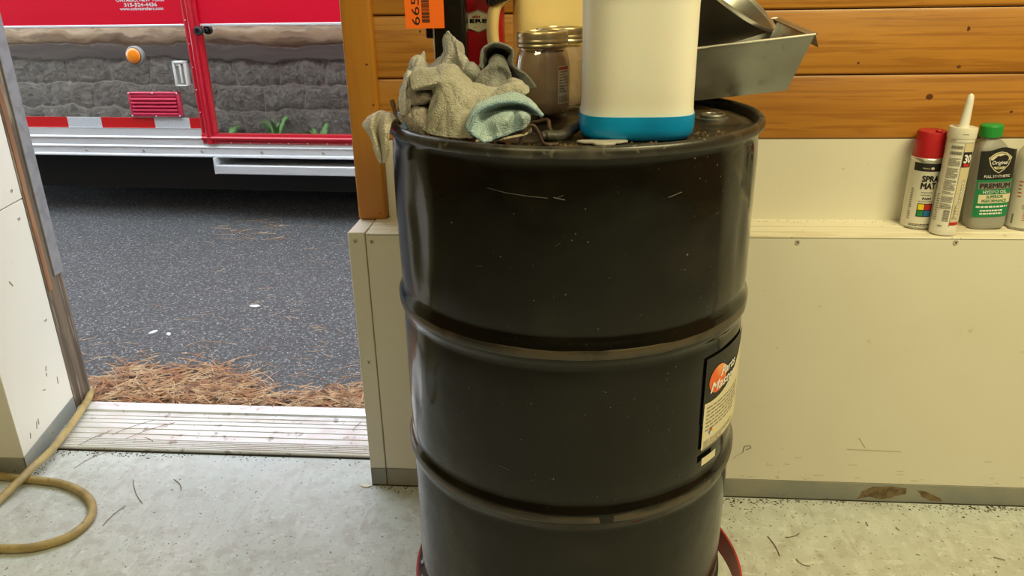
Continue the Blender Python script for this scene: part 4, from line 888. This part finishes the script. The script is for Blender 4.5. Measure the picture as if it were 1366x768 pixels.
q = MB(); text_lines(q, -0.002, 0.022, 0.0735, 0.0850, 2, w, rnd, 0.3); text_lines(q, -0.024, -0.018, 0.02, 0.09, 14, w, rnd, 0.5); text_lines(q, -0.005, 0.025, 0.0600, 0.0645, 1, w, rnd, 0.3); q.build('label_print', M['inkgrey'], sp)
q = MB(); put_text(q, 'PREMIUM', 0.000, 0.1345, 0.014, 0.0026, w); put_poly(q, [(0.0125+0.0035*math.cos(t*math.pi/6), 0.1350+0.0027*math.sin(t*math.pi/6)) for t in range(12)], w); q.build('label_print', M['labelcream'], sp)

ck = thing('caulk_tube', 'white caulking tube with pointed nozzle standing at the ledge edge', 'caulk tube', (0.8020, 1.6735, LEDGE), (R(-1.0), R(1.0), 0))
MB().lathe([(0.0255,0.0),(0.0268,0.001),(0.0268,0.0125),(0.0262,0.0135),(0.0262,0.206),(0.0272,0.2065),(0.0276,0.209),(0.0276,0.226),(0.0266,0.2285),(0.0240,0.2290),(0.0230,0.2275),(0.0,0.2275)], 48, cap1=False).build('tube', M['canwhite'], ck, angle=40)
nz_ = MB().lathe([(0.0110,0.0),(0.0102,0.004),(0.0096,0.006),(0.0074,0.052),(0.0062,0.0625),(0.0040,0.0665),(0.0,0.0690)], 24, cap1=False).build('nozzle', M['plasticwhite'], ck, loc=(0,0,0.2272)); nz_.rotation_euler = (0, R(2), 0)
w = can_wrap(0.0266, -116)
q = MB(); put_rect(q, 0.0105, 0.034, 0.030, 0.198, w, 8); q.build('label_panel', mat('tan_label', (0.62,0.55,0.36), 0.45), ck)
q = MB(); put_rect(q, 0.0110, 0.034, 0.148, 0.180, can_wrap(0.0268,-116), 8); q.build('label_panel', M['ink'], ck)
w3 = can_wrap(0.0270, -116)
q = MB(); put_text(q, '30', 0.0225, 0.1660, 0.0165, 0.0165, w3, bold=0.0007); q.build('label_print', M['white'], ck)
q = MB(); put_text(q, 'All Purpose', 0.0230, 0.0780, 0.083, 0.0090, can_wrap(0.02685,-116), rot=R(90), bold=0.0012); q.build('label_print', M['ink'], ck)
q = MB(); put_text(q, 'All Purpose', 0.0230, 0.0780, 0.082, 0.0085, w3, rot=R(90), bold=0.0004); q.build('label_print', M['white'], ck)
q = MB(); put_rect(q, 0.0100, 0.0108, 0.020, 0.198, w3); put_rect(q, -0.024, 0.034, 0.1985, 0.1993, w3, 10)
for z0, z1, n_ in ((0.171,0.195,2),(0.150,0.167,6),(0.124,0.146,8),(0.098,0.121,8),(0.090,0.096,2),(0.072,0.086,5),(0.058,0.070,4)): text_lines(q, -0.015, 0.0075, z0, z1, n_, w3, rnd, 0.5)
text_lines(q, -0.026, -0.018, 0.03, 0.09, 12, w3, rnd, 0.4); put_text(q, 'fonder', 0.0155, 0.052, 0.030, 0.0045, w3, rot=R(90))
put_rect(q, -0.020, -0.008, 0.2020, 0.2032, w3, 3)
z = 0.031
while z < 0.056:
    t = rnd.choice((0.0004,0.0007,0.0011)); put_rect(q, -0.0050, 0.0070, z, z+t, w3); z += t+0.0006
text_lines(q, -0.012, 0.006, 0.018, 0.024, 1, w3, rnd, 0.4); text_lines(q, 0.0, 0.012, 0.214, 0.218, 1, can_wrap(0.0279,-112), rnd, 0.3)
q.build('label_print', M['inkgrey'], ck)
q = MB(); put_rect(q, 0.0110, 0.034, 0.0235, 0.0300, w3, 6); put_rect(q, 0.0150, 0.028, 0.1495, 0.1560, w3, 4); q.build('label_band', M['inkred'], ck)

ob = thing('oil_bottle', 'silver-grey oil bottle with green cap and black-green label on the ledge', 'oil bottle', (0.9080, 1.7200, LEDGE+0.002), (0, R(-3.2), 0))
# rounded-rectangle sections, shoulder sweeping to an offset neck
secs = [(0.0,0,0.0365,0.024),(0.004,0,0.0395,0.0265),(0.012,0,0.0400,0.027),(0.120,0,0.0400,0.027),(0.140,-0.001,0.0392,0.0268),(0.155,-0.003,0.0375,0.026),(0.170,-0.006,0.0335,0.0245),(0.182,-0.009,0.0275,0.0215),(0.192,-0.011,0.0205,0.0180),(0.198,-0.012,0.0165,0.0160),(0.204,-0.012,0.0158,0.0158)]
n = 64; S = sq(3.2); vv = []
for z, cx, a, b in secs:
    for i in range(n):
        t = 2*math.pi*i/n; ux, uy = S(t) if z < 0.19 else (math.cos(t), math.sin(t))
        vv.append((cx+a*ux, b*uy, z))
MB().add(vv, [(k*n+i, k*n+(i+1)%n, (k+1)*n+(i+1)%n, (k+1)*n+i) for k in range(len(secs)-1) for i in range(n)]+[tuple(reversed(range(n))), tuple(range((len(secs)-1)*n, len(secs)*n))]).build('bottle', M['silverplastic'], ob, angle=50)
cv = []; n = 60
for z, s in ((0.200,1.0),(0.203,1.03),(0.222,1.03),(0.2245,0.94),(0.2255,0.85)):
    for i in range(n): a = 2*math.pi*i/n; r = 0.0215*s*(1.0 if i % 2 else 0.975); cv.append((-0.012+r*math.cos(a), r*math.sin(a), z))
MB().add(cv, [(k*n+i, k*n+(i+1)%n, (k+1)*n+(i+1)%n, (k+1)*n+i) for k in range(4) for i in range(n)]+[tuple(reversed(range(n))), tuple(range(4*n, 5*n))]).build('cap', M['greencap'], ob, angle=30)
def zl(b): return 0.028+(b-0.020)*1.292
def front(d): return lambda a, b: (a, -0.0272*max(0.0, 1-abs(a/0.0408)**3.2)**(1/3.2)-d, zl(b))
def fpoly(mb, x0, x1, z0, z1, d, n=10, top=None):
    for i in range(n):
        a, b = x0+(x1-x0)*i/n, x0+(x1-x0)*(i+1)/n
        ta, tb = (z1, z1) if top is None else (top(a), top(b))
        mb.add([front(d)(a,z0),front(d)(b,z0),front(d)(b,tb),front(d)(a,ta)], [(0,1,2,3)])
q = MB(); fpoly(q, -0.036, 0.037, 0.084, 0.136, 0.0006, top=lambda a: 0.132+0.006*math.exp(-((a-0.006)/0.02)**2)); lab = q.build('label', M['ink'], ob)
q = MB(); fpoly(q, -0.036, 0.037, 0.020, 0.0845, 0.0006, top=None); q.build('label_band', M['inkgreen'], lab)
q = MB(); fpoly(q, -0.030, 0.037, 0.0440, 0.0590, 0.0010); q.build('label_band', M['labelcream'], lab)
q = MB(); fpoly(q, -0.033, 0.034, 0.0680, 0.0800, 0.0009); q.build('label_band', M['inkgrey'], lab)
sh = [(-0.0215,0.1210),(-0.010,0.1285),(0.002,0.1310),(0.014,0.1285),(0.0255,0.1210),(0.0205,0.1080),(0.012,0.1000),(0.002,0.0950),(-0.008,0.1000),(-0.0165,0.1080)]
q = MB(); put_poly(q, sh, front(0.0010)); shd = q.build('badge', M['labelcream'], lab)
q = MB(); put_poly(q, [(0.002+(a-0.002)*0.91, 0.1135+(b-0.1135)*0.91) for a, b in sh], front(0.0013)); q.build('badge_field', M['ink'], shd)
q = MB(); put_poly(q, [(-0.0185,0.1200),(-0.009,0.1263),(0.002,0.1285),(0.013,0.1263),(0.0225,0.1200),(0.0205,0.1170),(-0.0165,0.1170)], front(0.0016)); put_poly(q, [(-0.006,0.1020),(0.010,0.1020),(0.0145,0.1060),(-0.0105,0.1060)], front(0.0016)); q.build('badge_field', M['labelcream'], shd)
q = MB(); put_text(q, 'Original', 0.002, 0.1120, 0.032, 0.0075, front(0.0018), shear=0.25, bold=0.0002); q.build('label_print', M['white'], lab)
q = MB(); put_text(q, 'FULL SYNTHETIC', 0.001, 0.0900, 0.052, 0.0042, front(0.0012), bold=0.00012); q.build('label_print', M['white'], lab)
q = MB(); put_text(q, 'HYDRO OIL', 0.001, 0.0635, 0.048, 0.0052, front(0.0012), bold=0.00015); q.build('label_print', M['white'], lab)
q = MB()
text_lines(q, -0.032, 0.032, 0.0355, 0.0405, 1, front(0.0012), rnd, 0.55); text_lines(q, -0.024, 0.022, 0.0235, 0.0340, 2, front(0.0012), rnd, 0.5)
q.build('label_print', M['white'], lab)
q = MB(); put_text(q, 'PREMIUM', 0.0005, 0.0740, 0.060, 0.0078, front(0.0013), bold=0.0004); put_text(q, 'PARTS', 0.002, 0.1042, 0.013, 0.0026, front(0.0019)); put_poly(q, [(-0.003+0.0045*math.cos(t*math.pi/6), 0.1210+0.0030*math.sin(t*math.pi/6)) for t in range(12)], front(0.0019)); q.build('label_print', M['ink'], lab)
q = MB(); put_text(q, 'SUPERIOR', 0.002, 0.0552, 0.034, 0.0050, front(0.0013), bold=0.0002); put_text(q, 'PERFORMANCE', 0.002, 0.0480, 0.050, 0.0050, front(0.0013), bold=0.0002); q.build('label_print', M['inkgreen'], lab)

s2 = thing('spray_can', 'pale grey aerosol can without a cap, red print, beside the oil bottle', 'spray can', (0.9880, 1.7180, LEDGE+0.002), (0, R(-1.5), 0))
MB().lathe([(0.031,0.0),(0.0340,0.0),(0.0350,0.002),(0.0340,0.006),(0.0340,0.150),(0.0335,0.156),(0.0300,0.168),(0.0220,0.180),(0.0150,0.186),(0.0130,0.188),(0.0130,0.192),(0.0,0.193)], 48, cap1=False).build('can_body', M['cangrey'], s2, angle=40)
MB().lathe([(0.0342,0.0),(0.0354,0.0015),(0.0346,0.0045)], 48, cap0=False, cap1=False).build('base_seam', M['tin'], s2)
MB().lathe([(0.0085,0.190),(0.0090,0.194),(0.0080,0.208),(0.0065,0.211),(0.0,0.2115)], 20, cap0=False, cap1=False).build('actuator', M['plasticwhite'], s2)
w = can_wrap(0.0344, -100); q = MB()
put_poly(q, [(-0.019+0.004*math.cos(t*math.pi/8), 0.130+0.0042*math.sin(t*math.pi/8)) for t in range(16)], w); q.build('label_dot', M['inkred'], s2); q = MB(); put_rect(q, -0.001, 0.03, 0.092, 0.106, w, 6); q.build('label_band', M['inkred'], s2); q = MB(); text_lines(q, -0.012, 0.024, 0.020, 0.045, 5, w, rnd, 0.3); text_lines(q, -0.03, -0.022, 0.07, 0.11, 5, w, rnd, 0.3)
q.build('label_print', M['inkred'], s2)
q = MB(); text_lines(q, -0.016, 0.024, 0.046, 0.058, 3, w, rnd, 0.35); put_rect(q, -0.0335, -0.0295, 0.013, 0.034, w, 2); text_lines(q, -0.004, 0.028, 0.082, 0.088, 1, w, rnd, 0.5); q.build('label_print', M['inkgrey'], s2)
s3 = thing('spray_can', 'aerosol can with a blue foot, cut off by the right edge of the photo', 'spray can', (1.0480, 1.6950, LEDGE))
MB().lathe([(0.031,0.0),(0.0330,0.0),(0.0335,0.006),(0.0332,0.150),(0.0300,0.164),(0.018,0.174),(0.0,0.176)], 48, cap1=False).build('can_body', M['canwhite'], s3, angle=40)
MB().lathe([(0.0336,0.001),(0.0340,0.003),(0.0338,0.022)], 48, cap0=False, cap1=False).build('foot_band', M['inkblue'], s3)
MB().lathe([(0.0260,0.166),(0.0255,0.205),(0.022,0.209),(0.0,0.209)], 32, cap0=False, cap1=False).build('cap', M['plasticwhite'], s3)

# ================================================================== hose on the floor
hr = 0.0105
p1 = [(-1.62,2.16,0.0),(-1.5944,2.105,0.006),(-1.5406,2.065,0.018),(-1.507,2.020,0.030),(-1.478,1.935,0.031),(-1.437,1.740,0.026),(-1.4245,1.612,0.031),(-1.436,1.507,0.016),(-1.447,1.40,hr),(-1.50,1.30,hr),(-1.62,1.22,hr)]
p2 = [(-1.78,1.58,hr),(-1.66,1.612,hr),(-1.5527,1.6135,hr),(-1.5196,1.6110,hr),(-1.4268,1.6010,hr),(-1.3356,1.5900,hr),(-1.2581,1.5600,hr),(-1.1993,1.5150,hr),(-1.1667,1.4572,hr),(-1.174,1.3934,hr),(-1.2219,1.3539,hr),(-1.2768,1.3405,hr),(-1.3439,1.3420,hr),(-1.45,1.35,hr+0.012),(-1.60,1.37,hr),(-1.74,1.44,hr)]
ho = MB().tube(catmull(p1, 9), hr, 12); ho.tube(catmull(p2, 9), hr, 12)
tag(ho.build('air_hose', M['hose']), 'dirty yellow rubber hose coiled on the floor by the doorway', 'hose')

# ================================================================== pine needles, debris, weeds
def needle(mb, x, y, z, a, L, bend, w, lift):
    pts = []
    for k in range(5):
        t = k/4-0.5; pts.append((x+math.cos(a)*L*t-math.sin(a)*bend*(0.25-t*t)*4*L, y+math.sin(a)*L*t+math.cos(a)*bend*(0.25-t*t)*4*L, z+lift*t))
    mb.tube(pts, w, 3)
GZ = -0.03
def pile(name, label, dens, N_):
    mb = MB(); k = 0
    while k < N_:
        x = rnd.uniform(-1.60, -0.46); y = 2.030+abs(rnd.gauss(0, 0.17))
        if not dens(x, y): continue
        h = max(0.0, 1-(y-2.01)/0.34)*0.045
        needle(mb, x, y, GZ+0.002+rnd.random()*h, rnd.gauss(0.05, 0.55) if rnd.random() < 0.8 else rnd.uniform(0, 3.14), rnd.uniform(0.08, 0.19), rnd.gauss(0, 0.09), rnd.uniform(0.0010, 0.0020), rnd.gauss(0, 0.02)); k += 1
    return tag(mb.build(name, M['needle'], smooth=False), label, 'pine needles', kind='stuff')
def dens_l(x, y):
    lim = 2.40 if x < -1.22 else 2.40-(x+1.22)*1.1
    return y < lim+rnd.gauss(0,.03) and x < -0.98
def dens_r(x, y):
    lim = 2.05+(x+1.10)*0.36
    return x > -1.10 and y < lim+rnd.gauss(0,.02)
pile('pine_needles', 'thick drift of brown pine needles at the left of the threshold', dens_l, 620)
pile('pine_needles', 'low drift of orange pine needles at the right of the threshold', dens_r, 380)
mb = MB()
for k in range(60):
    x = rnd.uniform(-1.9, -0.5); y = 2.1+abs(rnd.gauss(0, 0.35)); needle(mb, x, y, GZ+0.003, rnd.gauss(0, 0.5), rnd.uniform(0.04, 0.10), rnd.gauss(0,.1), 0.0009, 0)
for k in range(26):
    x = -1.78+rnd.gauss(0,.13); y = 3.93+rnd.gauss(0,.10); needle(mb, x, y, GZ+0.003, rnd.gauss(0, 0.5), rnd.uniform(0.06, 0.14), rnd.gauss(0,.1), 0.0012, 0)
for k in range(70): needle(mb, rnd.uniform(-1.7,-0.6), rnd.uniform(2.2,3.9), GZ+0.003, rnd.gauss(0, 0.8), rnd.uniform(0.03, 0.08), rnd.gauss(0,.1), 0.0008, 0)
tag(mb.build('loose_needles', M['needle'], smooth=False), 'loose pine needles strewn over the asphalt', 'pine needles', kind='stuff')
mb = MB()
for (x, y, a, L) in ((-1.36,1.80,1.0,0.10),(-1.28,1.86,0.8,0.12),(-1.22,1.845,0.75,0.14),(-1.20,1.80,-0.5,0.04),(-1.33,1.70,1.2,0.07),(-1.30,1.74,0.5,0.06),(-1.12,1.48,1.4,0.08),(-1.19,1.40,0.7,0.05),(-0.62,1.90,1.3,0.05)):
    needle(mb, x, y, 0.0135 if y > 1.757 else 0.002, a, L, 0.06, 0.0009, 0)
for (x, y, a, L, b) in [(0.518, 1.409, -0.73, 0.033, -0.2), (0.466, 1.461, -1.39, 0.066, 0.05), (0.703, 1.551, -1.53, 0.014, 0), (0.768, 1.537, -1.16, 0.011, 0), (0.518, 1.5, -2.73, 0.038, 0.1), (0.952, 1.446, -0.37, 0.023, 0.05), (-1.114, 1.579, 2.25, 0.124, 0.05), (-1.023, 1.61, -0.82, 0.063, 0.1)]: needle(mb, x, y, 0.002, a, L, b, 0.0010, 0)
tag(mb.build('loose_needles', M['twig'], smooth=False), 'few brown needles lying on the threshold and floor', 'pine needles', kind='stuff')
mb = MB()
def crumb(x, y, z, s):
    mb.add([(x-s*rnd.uniform(.5,1.2),y-s*.3,z),(x+s,y-s*rnd.uniform(.2,.8),z),(x+s*.2,y+s*rnd.uniform(.5,1.1),z),(x,y,z+s*rnd.uniform(.4,.9))], [(0,1,3),(1,2,3),(2,0,3),(0,2,1)])
for k in range(420): crumb(rnd.uniform(0.30,1.3), YF-0.004-abs(rnd.gauss(0,0.012)), 0, rnd.uniform(0.0008,0.0034))
for k in range(160): crumb(rnd.choice((0.40,0.48,0.95,1.02))+rnd.gauss(0,0.05), YF-0.004-abs(rnd.gauss(0,0.018)), 0, rnd.uniform(0.001,0.0045))
for k in range(160): crumb(rnd.uniform(0.33,1.2), 1.62-abs(rnd.gauss(0,0.14)), 0, rnd.uniform(0.0008,0.0028))
for k in range(190): crumb(rnd.uniform(-1.44,-1.05) if k%2 else rnd.uniform(-1.44,-0.52), 1.752-abs(rnd.gauss(0,0.012)), 0, rnd.uniform(0.001,0.0036))
for k in range(70): 
    y = rnd.uniform(1.635,1.75); crumb(xr(y)+0.006+abs(rnd.gauss(0,0.012)), y, 0, rnd.uniform(0.001,0.0034))
for k in range(110): crumb(rnd.uniform(-1.5,-0.3), rnd.uniform(1.2,1.74), 0, rnd.uniform(0.0006,0.0024))
for k in range(40): crumb(rnd.uniform(-0.53,-0.36), YF-0.004-abs(rnd.gauss(0,0.012)), 0, rnd.uniform(0.001,0.004))
tag(mb.build('floor_grit', M['crumb'], smooth=False), 'dark grit and crumbs gathered along the base strip and threshold', 'grit', kind='stuff')
mb = MB()
for k in range(60): crumb(rnd.uniform(0.42,0.72), 1.752-abs(rnd.gauss(0,0.01)), LEDGE+0.002, rnd.uniform(0.0005,0.0016))
tag(mb.build('ledge_grit', M['crumb'], smooth=False), 'specks of dark grit on the white ledge', 'grit', kind='stuff')
pp = [(0.024*math.cos(2*math.pi*i/11)*rnd.uniform(.6,1.1), 0.014*math.sin(2*math.pi*i/11)*rnd.uniform(.6,1.1)) for i in range(11)]
for i, (x, y, s, lab) in enumerate(((-1.3213,2.8708,1.0,'white scrap of litter lying alone on the asphalt'),(-1.62,2.60,0.8,'pale litter scrap near the left needle drift on the asphalt'),(-1.55,2.585,0.6,'small pale flake beside the left litter scrap on the asphalt'))):
    o = MB().prism([(a*s,b*s) for a, b in pp], lambda a, b, d: (a, b, d), 0, 0.004).build('litter_scrap', M['litter'], None, loc=(x, y, GZ+0.001)); o.rotation_euler = (0,0,i*1.1); tag(o, lab, 'litter')
o = MB().prism([(a*0.6,b*0.5) for a, b in pp], lambda a, b, d: (a, b, d), 0, 0.002).build('dry_leaf', M['labelcream'], None, loc=(-0.527,1.634,0.001)); tag(o, 'small dry tan leaf at the foot of the white wall corner', 'leaf')
# weeds at the foot of the outside wall, seen mirrored in the trailer skin
def weed(x, y, label, n, h):
    W_ = MB()
    for k in range(n):
        a = rnd.uniform(0, 6.28); L = h*rnd.uniform(0.6, 1.1); cx, cy = math.cos(a), math.sin(a)
        pts = [Vector((cx*L*0.6*t, cy*L*0.6*t, L*1.6*t-L*0.75*t*t)) for t in (0,.25,.5,.75,1.0)]
        wd = [0.006,0.013,0.014,0.009,0.001]; sx = Vector((-cy,cx,0))
        v = [p+sx*q for p, q in zip(pts, wd)]+[p-sx*q for p, q in zip(pts, wd)]+[p+Vector((0,0,-0.002)) for p in pts]
        W_.add(v, [(i,i+1,6+i,5+i) for i in range(4)]+[(i,10+i,11+i,i+1) for i in range(4)]+[(5+i,6+i,11+i,10+i) for i in range(4)])
    tag(W_.build('weed', M['leafgreen'], None, loc=(x, y, GZ)), label, 'weed', 'weeds at the foot of the outside wall')
for (x, lab, n, h) in [(-2.682, 'tall green weed by the outside block wall, mirrored in the trailer door', 16, 0.34), (-2.322, 'low spreading weed by the outside block wall, mirrored near the door post', 14, 0.26), (-3.165, 'small weed by the outside block wall, mirrored at the door frame', 9, 0.2)]: weed(x, 2.14, lab, n, h)

# ================================================================== ceiling fixtures (above the frame)
for i, (loc, rz, pw) in enumerate(FIXTURES):
    lab = ('tube light fixture on the ceiling over the right wall', 'tube light fixture on the ceiling behind the camera at right', 'tube light fixture on the ceiling behind the camera at left')[i]
    fx = thing('ceiling_light', lab, 'light', (loc[0], loc[1], loc[2]), (0, 0, rz), 'ceiling tube fixtures')
    MB().box(-0.62,0.62,-0.09,0.09,0.0,0.058).build('housing', M['lampwhite'], fx, bevel=(0.01,2))
